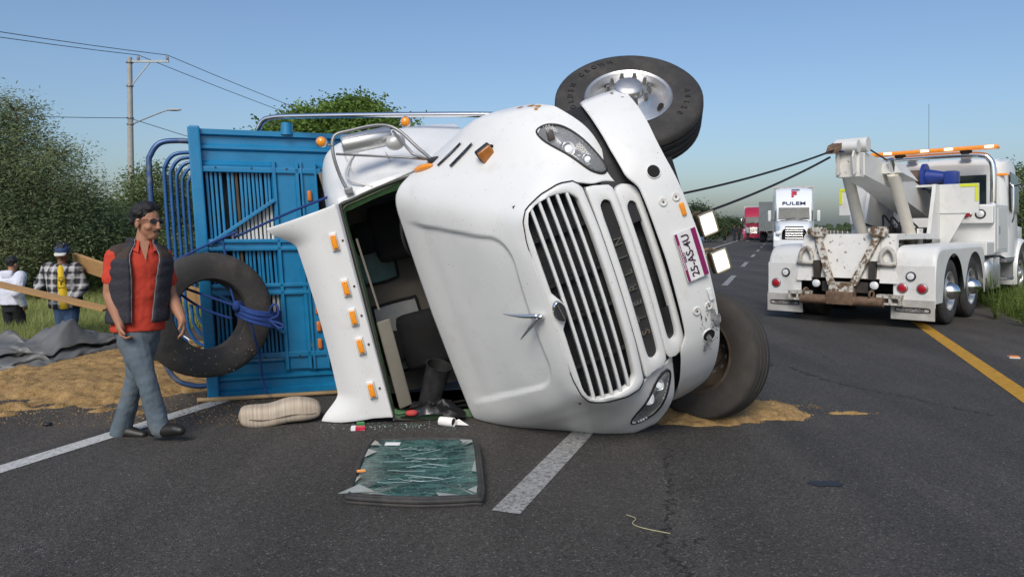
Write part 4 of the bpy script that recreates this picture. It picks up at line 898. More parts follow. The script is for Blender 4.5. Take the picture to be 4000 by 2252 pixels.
# ================================================================ far trucks on the road (x forward, y left)
def semi(nm, label, p, q, col, colmat, trailer_m, H=4.1, tl=14, text_fn=None, flat=False, nose=1.3, aero=True, grp='trucks stopped on the far road'):
    o = thing(nm, label, 'truck', rp(p, q, .008), pi / 2 - TH + pi, grp)      # faces the camera
    b = lambda mb, n, m, par=None, sm=False, lb=None: mb.build(n, m, par or o, sm, lb)
    # x=0 at the front bumper, backwards negative
    cabx = -nose - .35
    hood = MB().grid([[Vector((x, y * w, z)) for y, z in ((-1, .75), (-1, h - .25), (-.85, h - .05), (0, h), (.85, h - .05), (1, h - .25), (1, .75))] for x, w, h in ((-.05, .72, 1.45), (-.12, .86, 1.62), (-nose * .6, 1.0, 1.85), (cabx + .05, 1.08, 2.0))]); b(hood, 'hood', colmat, None, 50)
    b(MB().box((-.02, 0, 1.15), (.08, 1.05, .85), bev=.06), 'grille', BLACKP)
    for k in range(5): b(MB().box((.03, 0, .84 + .15 * k), (.05, 1.02 if aero else .9, .06), bev=.012), 'grille_bar', CHROME)
    if not aero:
        for k in range(5): b(MB().box((.035, -.4 + .2 * k, 1.15), (.05, .03, .8)), 'grille_bar', CHROME)
    b(MB().grid([[Vector((x, y, z)) for x, y in ((-.5, -1.22), (-.12, -1.18), (.06, -.9), (.1, 0), (.06, .9), (-.12, 1.18), (-.5, 1.22))] for z in (.32, .4, .68, .76)]), 'bumper', colmat, None, 50)
    for sg in (1, -1):
        b(MB().box((-.14, sg * .88, 1.18), (.2, .36, .22), bev=.05), 'headlight', CLEAR if aero else CLEAR, None, True)
        b(MB().lathe([(.62, -.18), (.64, 0), (.62, .16), (.55, .18)], (-.75, sg * 1.02, .6), (0, sg, 0), 20), 'front_fender', colmat, None, 50)
        b(MB().lathe(tyre_prof(.5, .3, .28) + [(.28, -.1), (.0, .1)], (-.75, sg * 1.05, .5), (0, 1, 0), 24), 'wheel', RUBBER, None, 45)
    # cab
    def sec(x, w, z1): return [Vector((x, y * w, z)) for y, z in ((-1, .9), (-1, z1 - .3), (-.94, z1 - .08), (-.7, z1), (0, z1 + .03), (.7, z1), (.94, z1 - .08), (1, z1 - .3), (1, .9))]
    cabm = MB().grid([sec(cabx + .35, 1.02, 1.98), sec(cabx - .05, 1.08, 2.78), sec(cabx - .35, 1.12, 3.15), sec(cabx - .8, 1.15, H - .42), sec(cabx - 1.5, 1.18, H - .18), sec(cabx - 2.4, 1.2, H - .12)]); b(cabm, 'cab', colmat, None, 40)
    ws = [Vector((x, y, z)) for x, y, z in ((cabx + .33, -.92, 2.02), (cabx + .33, .92, 2.02), (cabx - .02, .9, 2.74), (cabx - .02, -.9, 2.74))]; b(MB().prism(ws, (.04, 0, .03)), 'windshield', mat('semi_glass', (.045, .055, .055), .15, var=.5, scale=2.5, spec=.3))
    b(MB().bar((cabx + .42, -.5, 2.05), (cabx + .36, .1, 2.12), .03, .02).bar((cabx + .42, .3, 2.05), (cabx + .36, .8, 2.12), .03, .02), 'wiper', BLACKP)
    for sg in (1, -1):
        b(MB().box((cabx - .25, sg * 1.46, 2.25), (.16, .2, .7), bev=.05), 'door_mirror', CHROME if not aero else mat('mirror_white', (.6, .62, .62), .3), None, True)
        b(MB().bar((cabx - .1, sg * 1.1, 1.95), (cabx - .25, sg * 1.46, 2.0), .04, .04), 'mirror_arm', BLACKP)
        b(MB().box((cabx - .3, sg * 1.125, 2.3), (.7, .02, .6), bev=.01), 'side_window', GLASS)
    for k in range(5): b(MB().box((cabx - .24, -.8 + .4 * k, 2.95), (.08, .1, .05), bev=.02), 'marker_light', AMBER)
    b(MB().box((-4.5, 0, .75), (6.5, .9, .25)), 'chassis', DARKST)
    # trailer
    x0 = cabx - 2.7; b(MB().box((x0 - tl / 2, 0, (H + 1.15) / 2), (tl, 2.55, H - 1.15), bev=.03), 'trailer', trailer_m)
    b(MB().box((x0 + .005, 0, H - .05), (.05, 2.58, .12)).box((x0 + .005, 1.25, 2.6), (.05, .08, H - 1.2)).box((x0 + .005, -1.25, 2.6), (.05, .08, H - 1.2)), 'trailer_frame', mat('trailer_edge', (.45, .44, .42), .5))
    for x in (cabx - 2.4, cabx - 3.7, x0 - tl + 2.6, x0 - tl + 1.3):
        for sg in (1, -1): b(MB().lathe(tyre_prof(.5, .5, .28) + [(.28, -.1), (.0, .1)], (x, sg * .95, .5), (0, 1, 0), 22), 'wheel', RUBBER, None, 45)
    if text_fn: text_fn(o, cabx, H)
    return o
SW = mat('semi_white', (.72, .75, .77), .3, coat=.4, var=.04)
def ful(o, cabx, H):
    nv = mat('navy_lettering', (.015, .03, .09), .4); rd_ = mat('red_lettering', (.45, .02, .06), .4)
    text('lettering', 'FULEM', .36, basis((cabx - .20, 0, 3.03), (0, 1, 0), (-.63, 0, .78)), nv, o, depth=.02, bold=.005, sx=1.35)
    text('emblem_letter', 'F', .55, basis((cabx - .60, 0, 3.62), (0, 1, 0), (-.55, 0, .83)), rd_, o, depth=.03, bold=.03, sx=1.2)
    MB().box((cabx - .72, .1, 3.93), (.05, .5, .07)).build('emblem_bar', nv, o)
semi('semi_truck', 'white semi truck with dark lettering above its windshield, facing the camera', .8, 48.5, (.7, .7, .7), SW, mat('trailer_grey', (.33, .34, .34), .6, var=.15, scale=1), H=4.25, text_fn=ful)
semi('semi_truck', 'red semi truck with chrome grille and yellowish box, far down the road', -3.0, 92, (.4, .02, .05), mat('semi_red', (.36, .018, .05), .35, coat=.4), mat('trailer_cream', (.55, .47, .28), .6, var=.2, scale=1), H=4.15, aero=False, nose=1.9)
# second trailer coupled behind the white truck
o = thing('box_trailer', 'grey box trailer parked behind the white semi truck', 'trailer', rp(-.75, 78, .008), pi / 2 - TH + pi, None)
MB().box((-6, 0, 2.6), (13, 2.55, 2.9), bev=.03).build('trailer_body', mat('trailer_slate', (.13, .15, .155), .6, var=.2, scale=1), o); MB().box((-6, 0, 1.0), (12.5, 1, .25)).build('trailer_chassis', DARKST, o)
for x in (-1.5, -2.8, -9.8, -11.1):
    for sg in (1, -1): MB().lathe(tyre_prof(.5, .5, .28) + [(.28, -.1), (.0, .1)], (x, sg * .95, .5), (0, 1, 0), 22).build('wheel', RUBBER, o, 45)
# container truck on the other carriageway
o = thing('container_truck', 'teal container on a red flatbed truck far away beside the road barrier', 'truck', rp(14.5, 150, .0), pi / 2 - TH, None)
MB().box((0, 0, 3.2), (9, 2.5, 2.6), bev=.03).build('container', mat('teal_container', (.05, .2, .19), .6, var=.2, scale=1), o)
for k in range(10): MB().box((-4.55, -1.1 + .245 * k, 3.2), (.06, .08, 2.4)).build('corrugation', mat('teal_container', (0, 0, 0)), o)
MB().box((0, 0, 1.6), (9.5, 2.4, .5)).build('flatbed', mat('red_chassis', (.35, .05, .03), .6), o)
for x in (-3.5, -2.2, 3.5):
    for sg in (1, -1): MB().lathe(tyre_prof(.5, .4, .28) + [(.28, -.1), (.0, .1)], (x, sg * .95, .5), (0, 1, 0), 20).build('wheel', RUBBER, o, 45)
# far white van seen beside the red truck
o = thing('white_truck', 'white box truck peeking out beyond the red semi truck', 'truck', rp(-1.0, 118, .008), pi / 2 - TH + pi, None)
MB().box((-3, 0, 2.5), (6, 2.4, 3.0), bev=.05).build('box_body', SW, o); MB().box((.6, 0, 1.5), (1.6, 2.2, 1.9), bev=.2).build('cab', SW, o, 40); MB().box((1.2, 0, 1.95), (.5, 1.9, .7), bev=.1).build('windshield', GLASS, o); MB().box((-2, 0, .75), (7, 1, .4)).build('chassis', DARKST, o)
for x in (.5, -4):
    for sg in (1, -1): MB().lathe(tyre_prof(.45, .3, .25) + [(.25, -.1), (.0, .1)], (x, sg * 1, .45), (0, 1, 0), 18).build('wheel', RUBBER, o, 45)
# road barrier beyond the right lane
o = thing('concrete_barrier', 'pale low concrete barrier with posts far off right of the trucks', 'barrier', rp(9, 60, 0))
bq = MB(); bq.prism([rp(-.3, 0), rp(-.12, 0, .9), rp(.12, 0, .9), rp(.3, 0)], RD * 200); bq.build('barrier_wall', mat('concrete', (.32, .28, .22), .9, var=.2, scale=2), o)
for k in range(22): MB().box(rp(-.35, 6 + 9 * k, .5), (.12, .12, 1.0)).build('barrier_post', mat('post_white', (.55, .5, .42), .8), o)
# ================================================================ vegetation
import numpy as np
def quads(nm, V):
    me = bpy.data.meshes.new(nm); n = len(V); me.vertices.add(n); me.vertices.foreach_set('co', V.astype(np.float32).ravel()); me.loops.add(n); me.loops.foreach_set('vertex_index', np.arange(n, dtype=np.int32))
    me.polygons.add(n // 4); me.polygons.foreach_set('loop_start', np.arange(0, n, 4, dtype=np.int32)); me.polygons.foreach_set('loop_total', np.full(n // 4, 4, dtype=np.int32)); me.update(calc_edges=True); return me
def leafmat(nm, c, c2, scale=.8, tr=.3):
    m = bpy.data.materials.new(nm); m.use_nodes = True; t = m.node_tree; L = t.links; N = t.nodes.new; b = t.nodes['Principled BSDF']
    tc = N('ShaderNodeTexCoord'); n = N('ShaderNodeTexNoise'); n.inputs['Scale'].default_value = scale; n.inputs['Detail'].default_value = 5; L.new(tc.outputs['Object'], n.inputs[0])
    r = N('ShaderNodeValToRGB'); r.color_ramp.elements[0].position = .35; r.color_ramp.elements[1].position = .68; r.color_ramp.elements[0].color = (*c2, 1); r.color_ramp.elements[1].color = (*c, 1)
    L.new(n.outputs[0], r.inputs[0]); L.new(r.outputs[0], b.inputs['Base Color']); b.inputs['Roughness'].default_value = .6; b.inputs['Specular IOR Level'].default_value = .25
    tl = N('ShaderNodeBsdfTranslucent'); L.new(r.outputs[0], tl.inputs[0]); mx = N('ShaderNodeMixShader'); mx.inputs[0].default_value = tr
    L.new(b.outputs[0], mx.inputs[1]); L.new(tl.outputs[0], mx.inputs[2]); L.new(mx.outputs[0], t.nodes['Material Output'].inputs[0]); return m
BARK = mat('bark', (.09, .065, .045), .95, var=.4, scale=8, bump=.6, bscale=20)
def tree(nm, label, base, h, lobes, nleaf, ls, lm, seed, trunk_r=.14, droop=0, group=None, clump=.35, asp=.35, cat='tree', ntw=40):
    """lobes: (dx,dy,z,rx,ry,rz); crown of leaf-sized faces grouped in clumps"""
    random.seed(seed); base = Vector(base); t = thing(nm, label, cat, base, group=group)
    tot = sum(l[3] * l[4] + l[3] * l[5] for l in lobes); lv = []
    tw = MB(); z0 = min(l[2] - l[5] * .4 for l in lobes)
    fork = Vector((0, 0, max(.5, min(h * .3, z0 + .4))))
    tw.tube(spl([(0, 0, -.3), (random.uniform(-.1, .1), random.uniform(-.1, .1), fork.z * .5), fork], 3), [trunk_r * 1.3] + [trunk_r] * 5 + [trunk_r * .8], 8)
    for lb in lobes:
        c = Vector(lb[:3]); R = Vector(lb[3:6]); n = int(nleaf * (lb[3] * lb[4] + lb[3] * lb[5]) / tot); nc = max(8, n // 42)
        mid = (fork + c) / 2 + Vector((random.uniform(-.3, .3), random.uniform(-.3, .3), .2))
        tw.tube(spl([fork, mid, c], 4), [trunk_r * .42 * (1 - k / 9.5) for k in range(9)], 6)
        rg = np.random.default_rng(seed * 31 + len(lv)); d = rg.normal(size=(nc, 3)); d /= np.linalg.norm(d, axis=1)[:, None]
        q = np.array(lb[:3]) + d * np.array(lb[3:6]) * (rg.uniform(.35, 1, (nc, 1)) ** .45 * rg.choice([1, 1, 1, 1.12], (nc, 1)))
        for k in range(min(ntw, nc // 7)):
            qq, dd = Vector(q[k]), Vector(d[k]); tw.tube([c.lerp(qq, .1), c.lerp(qq, .55) + Vector((0, 0, .1)), qq + dd * clump * .8], [trunk_r * .14, trunk_r * .08, .004], 4)
        ix = np.arange(n) % nc; sg = (clump * (.6 + .8 * ((np.arange(n) * 7919 % 97) / 97)))[:, None]
        p = q[ix] + np.clip(rg.normal(size=(n, 3)), -1.7, 1.7) * sg * np.array([1, 1, .75]) + d[ix] * rg.uniform(0, clump, (n, 1)) * .6
        if droop: p[:, 2] -= droop * np.linalg.norm(p[:, :2] - np.array(lb[:2]), axis=1) * rg.uniform(.2, 1, n)
        s = ls * rg.uniform(.6, 1.4, (n, 1)); ax = rg.normal(size=(n, 3)) * np.array([1, 1, .5]) + np.array([0, 0, .2 - droop * 2]); ax /= np.linalg.norm(ax, axis=1)[:, None]
        sd = np.cross(ax, rg.normal(size=(n, 3))); sd /= np.linalg.norm(sd, axis=1)[:, None]; w_ = s * asp
        lv.append(np.stack([p - ax * s, p + sd * w_, p + ax * s, p - sd * w_], 1).reshape(-1, 3))
    tw.build('trunk', BARK, t, True)
    me = quads('crown', np.concatenate(lv)); fin('crown', me, lm, t)
    return t
MESQ = leafmat('mesquite_leaf', (.25, .295, .14), (.10, .14, .07), .55)
DARKG = leafmat('bush_leaf', (.17, .22, .075), (.075, .11, .038), .5)
BRIG = leafmat('broad_leaf', (.19, .29, .06), (.07, .13, .025), .7)
FARG = leafmat('far_leaf', (.09, .13, .055), (.04, .065, .03), .3)
def wd(px, Y): return (px - 1288) / 1860 * Y           # display pixel column to world x at depth Y
def gpos(x, y): return Vector((x, y, gz(x * RP.x + y * RP.y)))
tree('mesquite_tree', 'large feathery mesquite tree at the left edge beside the utility pole', gpos(-14.9, 22), 6, [(-1.5, 0, 5.1, 1.7, 1.8, 1.3), (-.2, 0, 4.4, 1.5, 1.8, 1.1), (.9, -.3, 3.4, 1.4, 1.7, 1.0), (-.9, -.8, 3.3, 2.0, 2, 1.2), (1.7, -.2, 2.4, 1.2, 1.4, .9), (.4, -1, 2.1, 1.9, 1.6, .9), (-2.2, -.5, 2.6, 1.9, 2, 1.2), (1.3, .3, 4.5, .55, .6, .3), (.2, 0, 5.8, .6, .6, .35), (2.2, 0, 3.4, .5, .5, .35)], 115000, .055, MESQ, 1, .2, .10, 'roadside trees', .30, .24)
tree('mesquite_tree', 'dark tangled tree behind the walking men at the far left', gpos(-19, 25), 5, [(0, 0, 3.6, 2.4, 2, 1.6), (2, 0, 2.5, 2.4, 2, 1.3), (5, -1, 1.9, 2.2, 1.6, 1.1)], 60000, .068, MESQ, 2, .18, .08, 'roadside trees', .35, .26)
tree('leafy_bush', 'low dark bush under the mesquite, right of its trunk', gpos(-12.2, 23.5), 2.4, [(0, 0, 1.3, 1.6, 1.2, 1.0), (1.7, .3, 1.1, 1.3, 1.1, .9), (-1.8, .3, 1.0, 1.4, 1, .8), (3.2, 1, 1.3, 1.2, 1, .9)], 26000, .055, DARKG, 3, .06, 0, 'roadside trees', .28, .35)
tree('green_tree', 'round green tree between the utility pole and the roof hoops', gpos(-15.7, 33), 5, [(0, 0, 3.4, 1.6, 1.6, 1.5), (-1.5, 0, 2.3, 1.5, 1.5, 1.2), (1.3, 0, 2.9, 1.5, 1.5, 1.4), (2.6, 0, 1.8, 1.6, 1.4, 1.2)], 42000, .07, DARKG, 4, .15, 0, 'roadside trees', .32, .4)
tree('green_tree', 'green bushy tree directly behind the roof hoops', gpos(-12.4, 36), 4.5, [(0, 0, 2.4, 2.2, 1.8, 1.7), (-2.2, 0, 2.0, 1.6, 1.5, 1.2)], 24000, .075, DARKG, 5, .15, 0, 'roadside trees', .32, .4)
tree('broadleaf_tree', 'bright round tree rising above the blue stake bed', gpos(-9.2, 40), 9, [(0, 0, 7.2, 2.6, 2.4, 2.0), (-2.9, 0, 6.3, 2.0, 2, 1.7), (2.4, 0, 6.7, 1.9, 2, 1.7), (0, -1, 5.4, 3.2, 2.4, 1.6), (1.0, .4, 8.1, 1.5, 1.5, 1.0), (-1.8, 0, 7.7, 1.4, 1.2, .9)], 60000, .11, BRIG, 6, .25, 0, 'roadside trees', .36, .5)
for i, (px, Y, h, n, lab) in enumerate(((1745, 75, 3.2, 7000, 'dark tree just right of the bumper lamps, beyond the road'), (1795, 105, 2.1, 4500, 'first low tree of the far row left of the red truck'), (1830, 125, 2.5, 4500, 'taller middle tree of the far row left of the red truck'), (1858, 145, 2.6, 4500, 'last tree of the far row touching the red truck'), (1700, 95, 4.0, 5000, 'far tree half hidden behind the upright bumper'))):
    x = wd(px, Y); w_ = h * (.62 if i else .5)
    tree('far_tree', lab, gpos(x, Y), h + 1, [(0, 0, h * .55 + .6, w_ * .9, w_ * .7, h * .42), (-w_ * .9, 0, h * .42 + .5, w_ * .7, w_ * .6, h * .33), (w_ * .9, 0, h * .4 + .5, w_ * .75, w_ * .6, h * .33)], n * 2, .12, FARG, 20 + i, .18, .03, 'trees along the far verge', .45, .4, ntw=10)
tree('roadside_tree', 'green tree at the right edge behind the tow truck cab', gpos(28.6, 40), 6, [(0, 0, 3.6, 2.0, 2, 1.7), (-.9, 0, 2.0, 1.6, 1.6, 1.4), (1.8, 0, 2.8, 2, 2, 1.7)], 30000, .085, DARKG, 30, .2, 0, 'roadside trees', .36, .4)
# distant low scrub line on the horizon
random.seed(9); sv_, sf_ = [], []
for k in range(9000):
    q = random.uniform(190, 420); p = random.uniform(-260, -9) if k % 4 else random.uniform(14, 240); b = rp(p, q, gz(p)); h = random.uniform(.4, 3.2) ** .9; s = random.uniform(.5, 1.1); c = b + Vector((0, 0, h))
    a = random.uniform(0, pi); d = Vector((cos(a), sin(a), 0)) * s; i0 = len(sv_); sv_ += [c - d, c + Vector((0, 0, -s * .7)), c + d, c + Vector((0, 0, s * .7))]; sf_.append((i0, i0 + 1, i0 + 2, i0 + 3))
me = bpy.data.meshes.new('far_scrub'); me.from_pydata([v[:] for v in sv_], [], sf_); o = kind(fin('far_scrub', me, FARG), 'stuff'); o['label'] = 'dark low scrub along the horizon'; o['category'] = 'scrub'
# grass
def grass(nm, lab, n, fn, hgt, wid, m, seed):
    random.seed(seed); vs, fs = [], []
    for k in range(n):
        r = fn()
        if r is None: continue
        b, hs = r; h = hgt * hs * random.uniform(.5, 1.25); a = random.uniform(0, 2 * pi); w_ = wid * random.uniform(.6, 1.4); d = Vector((cos(a), sin(a), 0)); ln = Vector((random.gauss(0, .28), random.gauss(0, .28), 0)) * h
        i0 = len(vs); vs += [b - d * w_, b + d * w_, b + ln * .35 + Vector((0, 0, h * .6)) + d * w_ * .7, b + ln * .35 + Vector((0, 0, h * .6)) - d * w_ * .7, b + ln + Vector((0, 0, h))]; fs += [(i0, i0 + 1, i0 + 2, i0 + 3), (i0 + 3, i0 + 2, i0 + 4)]
    me = bpy.data.meshes.new(nm); me.from_pydata([v[:] for v in vs], [], fs); o = kind(fin(nm, me, m), 'stuff'); o['label'] = lab; o['category'] = 'grass'; return o
GRS = leafmat('grass_blade', (.44, .46, .16), (.22, .26, .08), .35, .4)
GRD = leafmat('weed_blade', (.20, .26, .06), (.09, .14, .03), .6, .4)
def g1():
    Y = 7.5 + 28 * random.random() ** 1.7; x = Y * random.uniform(-.88, -.33); p = x * RP.x + Y * RP.y
    e = -8.35 + .25 * noise.noise(Vector((x * .6, Y * .6, 0)))
    if p > e: return None
    k = min(1, (e - p) / 1.5); return Vector((x, Y, gz(p) - .02)), .45 + .55 * k + .25 * noise.noise(Vector((x * .4, Y * .4, 3)))
grass('field_grass', 'green grass field left of the road shoulder', 125000, g1, .42, .0065, GRS, 40)
def g2():
    q = 9.5 + 42 * random.random() ** 1.6; p = 3.5 + abs(random.gauss(0, 1.6)); e = 3.75 + .3 * noise.noise(Vector((q * .5, 1, 0)))
    if p < e: return None
    return rp(p, q, gz(p) - .02), .5 + .5 * min(1, p - e)
grass('verge_weeds', 'weedy grass on the verge right of the yellow line', 26000, g2, .5, .011, GRD, 41)
# a few tall weeds beside the tow truck
def weed(x, y, h, seed, lab):
    random.seed(seed); b = gpos(x, y); t = thing('tall_weed', lab, 'weed', b, group='weeds beside the tow truck'); st = MB(); vs = MB()
    for k in range(7):
        a = random.uniform(0, 2 * pi); d = Vector((cos(a), sin(a), 0)); top = d * random.uniform(.1, .35) + Vector((0, 0, h * random.uniform(.6, 1))); P = spl([(0, 0, -.05), top * .5 + d * .03, top], 4); st.tube(P, [.007] * len(P), 4)
        for j in range(9):
            p = P[min(len(P) - 1, 2 + j % (len(P) - 2))] + Vector((random.gauss(0, .03), random.gauss(0, .03), random.gauss(0, .04))); a2 = random.uniform(0, 2 * pi); ax = Vector((cos(a2), sin(a2), random.uniform(-.3, .5))).normalized(); sd = ax.cross(Vector((0, 0, 1))).normalized(); s = random.uniform(.05, .1)
            vs.add([p, p + ax * s * .5 + sd * s * .35, p + ax * s, p + ax * s * .5 - sd * s * .35], [(0, 1, 2, 3)])
    st.build('stem', GRD, t, True); vs.build('leaves', BRIG, t, recalc=False)
for i, (x, y, h, lab) in enumerate(((8.0, 12.2, .8, 'tall leafy weed nearest the tow truck steps'), (8.6, 12.0, 1.15, 'tallest leafy weed at the right edge below the cab'), (8.3, 11.4, .6, 'short leafy weed in front of the taller weeds'), (8.9, 11.2, .8, 'leafy weed cut by the right picture edge'), (7.9, 11.3, .45, 'smallest leafy weed at the edge of the shoulder'))): weed(x, y, h, 50 + i, lab)
# low earth-coloured wall behind the trees on the left
wl_ = thing('rubble_wall', 'low beige rubble wall half hidden behind the trees at left', 'wall', gpos(-16, 28)); random.seed(8)
STONE = [mat('wall_stone_%d' % k, c, .95, var=.25, scale=5, bump=.4) for k, c in enumerate(((.30, .25, .19), (.24, .2, .16), (.34, .3, .24)))]
for r in range(4):
    for k in range(26):
        c = Vector((-4.6 + .46 * k + (r % 2) * .23, 0, .2 + .3 * r)); MB().box(c, (.44 + random.uniform(-.06, 0), .35, .28 + random.uniform(-.04, 0)), Matrix.Rotation(random.uniform(-.04, .04), 3, 'Y'), bev=.04).build('stone', STONE[k * 7 % 3], wl_)
# ================================================================ utility pole and wires
PB = Vector((wd(331, 38), 38, gz(-30) + .1)); CONC = mat('pole_concrete', (.38, .37, .34), .9, var=.12, scale=3)
pole = thing('utility_pole', 'tall concrete utility pole with steel crossarm and street lamp arm', 'pole', PB)
PT = 10.1 - PB.z
MB().cyl((0, 0, -.5), (0, 0, PT + .1), .19, .12, 14).build('shaft', CONC, pole, 40)
GAL = mat('galvanised_arm', (.36, .38, .38), .5, .6, var=.15)
MB().box((.95, 0, PT - .1), (2.1, .1, .1)).build('crossarm', GAL, pole)
MB().bar((.1, 0, PT - 1.3), (1.05, 0, PT - .12), .05, .05).build('brace', GAL, pole)
for x in (.45, 1.93): MB().lathe([(.03, 0), (.05, .03), (.09, .06), (.05, .1), (.085, .14), (.045, .18), (.06, .24), (0, .27)], (x, 0, PT - .05), (0, 0, 1), 14).build('insulator', mat('porcelain', (.3, .28, .26), .3), pole, True)
lz = 7.1 - PB.z
MB().tube(spl([(.1, 0, lz - .3), (.8, -.05, lz - .02), (1.7, -.1, lz + .32), (2.0, -.1, lz + .4)], 4), .035, 7).build('lamp_arm', GAL, pole, True)
MB().ball((2.3, -.1, lz + .42), (.38, .12, .07), 14, 8).build('lamp_head', mat('lamp_grey', (.4, .42, .42), .5), pole, True)
for z in (PT - 1.35, lz - .3, lz + .02, PT - .15): MB().lathe([(.14, -.03), (.18, -.03), (.18, .03), (.14, .03)], (0, 0, z), (0, 0, 1), 14).build('strap_band', STEEL, pole)
WIRE = mat('wire', (.05, .055, .06), .7)
for x, lab in ((.45, 'overhead wire from the inner insulator of the pole'), (1.93, 'overhead wire from the outer insulator of the pole')):
    a = PB + Vector((x, 0, PT + .22))
    cable('overhead_wire', a + RD * 95 + Vector((0, 0, -.3)), a, 2.6, .017, lab + ', running off to the right', WIRE, 30, 'wire', 'overhead wires'); cable('overhead_wire', a, a - RD * 70, 2.2, .017, lab + ', running off to the left', WIRE, 30, 'wire', 'overhead wires')
a = PB + Vector((0, -.15, lz)); cable('overhead_wire', a + RD * 95, a, 3.0, .017, 'lower wire at lamp height running right behind the stake bed', WIRE, 30, 'wire', 'overhead wires'); cable('overhead_wire', a, a - RD * 70, 2.4, .017, 'lower wire at lamp height running left into the mesquite', WIRE, 30, 'wire', 'overhead wires')
# ================================================================ loose things on the road
# spare tyre roped to the bed front
SPC, SPN = Vector((-2.535, 6.15, .795)), Vector((.62, -.77, .1)).normalized()
OLD = mat('worn_tyre', (.045, .042, .039), .75, var=.2, scale=6, dirt=.6, dirtcol=(.13, .11, .09), dscale=3, bump=.15)
sp = MB().lathe(tyre_prof(.515, .25, .285) + [(.30, .05), (.30, -.05), (.285, -.09)], SPC, SPN, 72).build('spare_tyre', OLD, None, 45, off=SPC); sp.location = SPC
tag(sp, 'worn spare tyre without rim roped to the front of the blue stake bed', 'tyre')
random.seed(21); gr_ = MB(); x_, y_, d_ = frame_of(SPN)
for k in range(60):
    a = random.uniform(3.5, 6.2); r = random.uniform(.31, .47); p = (x_ * cos(a) + y_ * sin(a)) * r
    p = Vector((random.uniform(-.42, .42), 0, -random.uniform(.16, .5))); p = p - SPN * p.dot(SPN)
    if not .3 < p.length < .5: continue
    p = p + SPN * .138; s = random.uniform(.004, .01); gr_.add([p, p + Vector((s, 0, 0)), p + Vector((s * .6, 0, s))], [(0, 1, 2)])
kind(gr_.build('stuck_chips', mat('pale_chips', (.45, .38, .27), .9), sp), 'stuff')
# ropes
from_px = lambda px, py, Y: Vector(((px - 2000) / 2888 * (Y * .9998 + .02 * (1.52 - 1.52)), Y, 1.52 - (py - 888) / 2888 * Y))
def rope(pts, lab, r=.011, n=5): return tag(MB().tube(spl(pts, n), r, 7).build('rope', ROPE, None, True), lab, 'rope', 'blue ropes on the wreck')
rope([from_px(1365, 738, 5.75), from_px(1130, 830, 6.1), from_px(915, 928, 6.47)], 'blue rope stretched from the mirror arm to the diagonal brace')
rope([from_px(925, 905, 6.42), from_px(800, 960, 6.42), from_px(660, 1030, 6.35)], 'blue rope running from the brace down left behind the man')
rope([from_px(660, 1105, 6.2), from_px(790, 1150, 6.1), from_px(905, 1190, 6.02), from_px(935, 1200, 6.0)], 'upper blue rope crossing the hole of the spare tyre')
rope([from_px(665, 1120, 6.2), from_px(780, 1200, 6.12), from_px(905, 1245, 6.05)], 'lower blue rope crossing the hole of the spare tyre')
rope([from_px(960, 1200, 5.93), from_px(985, 1290, 5.95), from_px(1010, 1390, 6.2), from_px(1022, 1480, 6.38), from_px(1040, 1540, 6.42)], 'blue rope hanging from the spare tyre down to the road', .009)
rope([from_px(870, 930, 6.44), from_px(880, 1010, 6.42), from_px(895, 1110, 6.3), from_px(915, 1185, 6.02)], 'blue rope dropping from the brace to the knot on the tyre', .009)
kn = thing('rope_knot', 'bundle of blue rope wound round the right side of the spare tyre', 'rope', from_px(990, 1225, 5.95)); random.seed(4)
for k in range(9):
    t = (k - 4) / 4; a, b = from_px(920 + 4 * k % 9, 1185 + 6 * k, 6.02), from_px(1062, 1222 + 7 * k, 6.0)
    m_ = (a + b) / 2 + Vector((.02, -.10 - .01 * (k % 3), .01 * t)); MB().tube([p - kn.location for p in spl([a + Vector((.0, .12, 0)), a, m_, b, b + Vector((.03, .12, 0))], 5)], .0105, 6).build('rope_turn', ROPE, kn, True)
MB().tube([p - kn.location for p in spl([from_px(1050, 1225, 5.98), from_px(1060, 1195, 5.95), from_px(1078, 1190, 5.95), from_px(1085, 1230, 5.95), from_px(1050, 1250, 5.97), from_px(1090, 1262, 5.94), from_px(1105, 1275, 5.94), from_px(1088, 1280, 5.94), from_px(1055, 1255, 5.97)], 5)], .009, 6).build('rope_loop', ROPE, kn, True)
MB().ball(from_px(922, 1195, 5.97) - kn.location, (.035, .035, .045)).build('knot', ROPE, kn, True)
# wooden pole under the bed and spilled planks behind
WOOD = mat('pale_wood', (.42, .29, .15), .8, var=.25, scale=4, streak=(1, 1, 14), dirt=.3, dirtcol=(.2, .13, .07))
PLANK = mat('plank_wood', (.40, .235, .095), .75, var=.25, scale=5, streak=(1, 9, 9), dirt=.35, dirtcol=(.22, .12, .05), dscale=5)
tag(MB().cyl((-2.72, 6.36, .03), (-1.45, 6.68, .035), .018, .02, 10).build('wooden_pole', WOOD, None, True), 'thin pale wooden pole lying along the foot of the blue bed', 'pole')
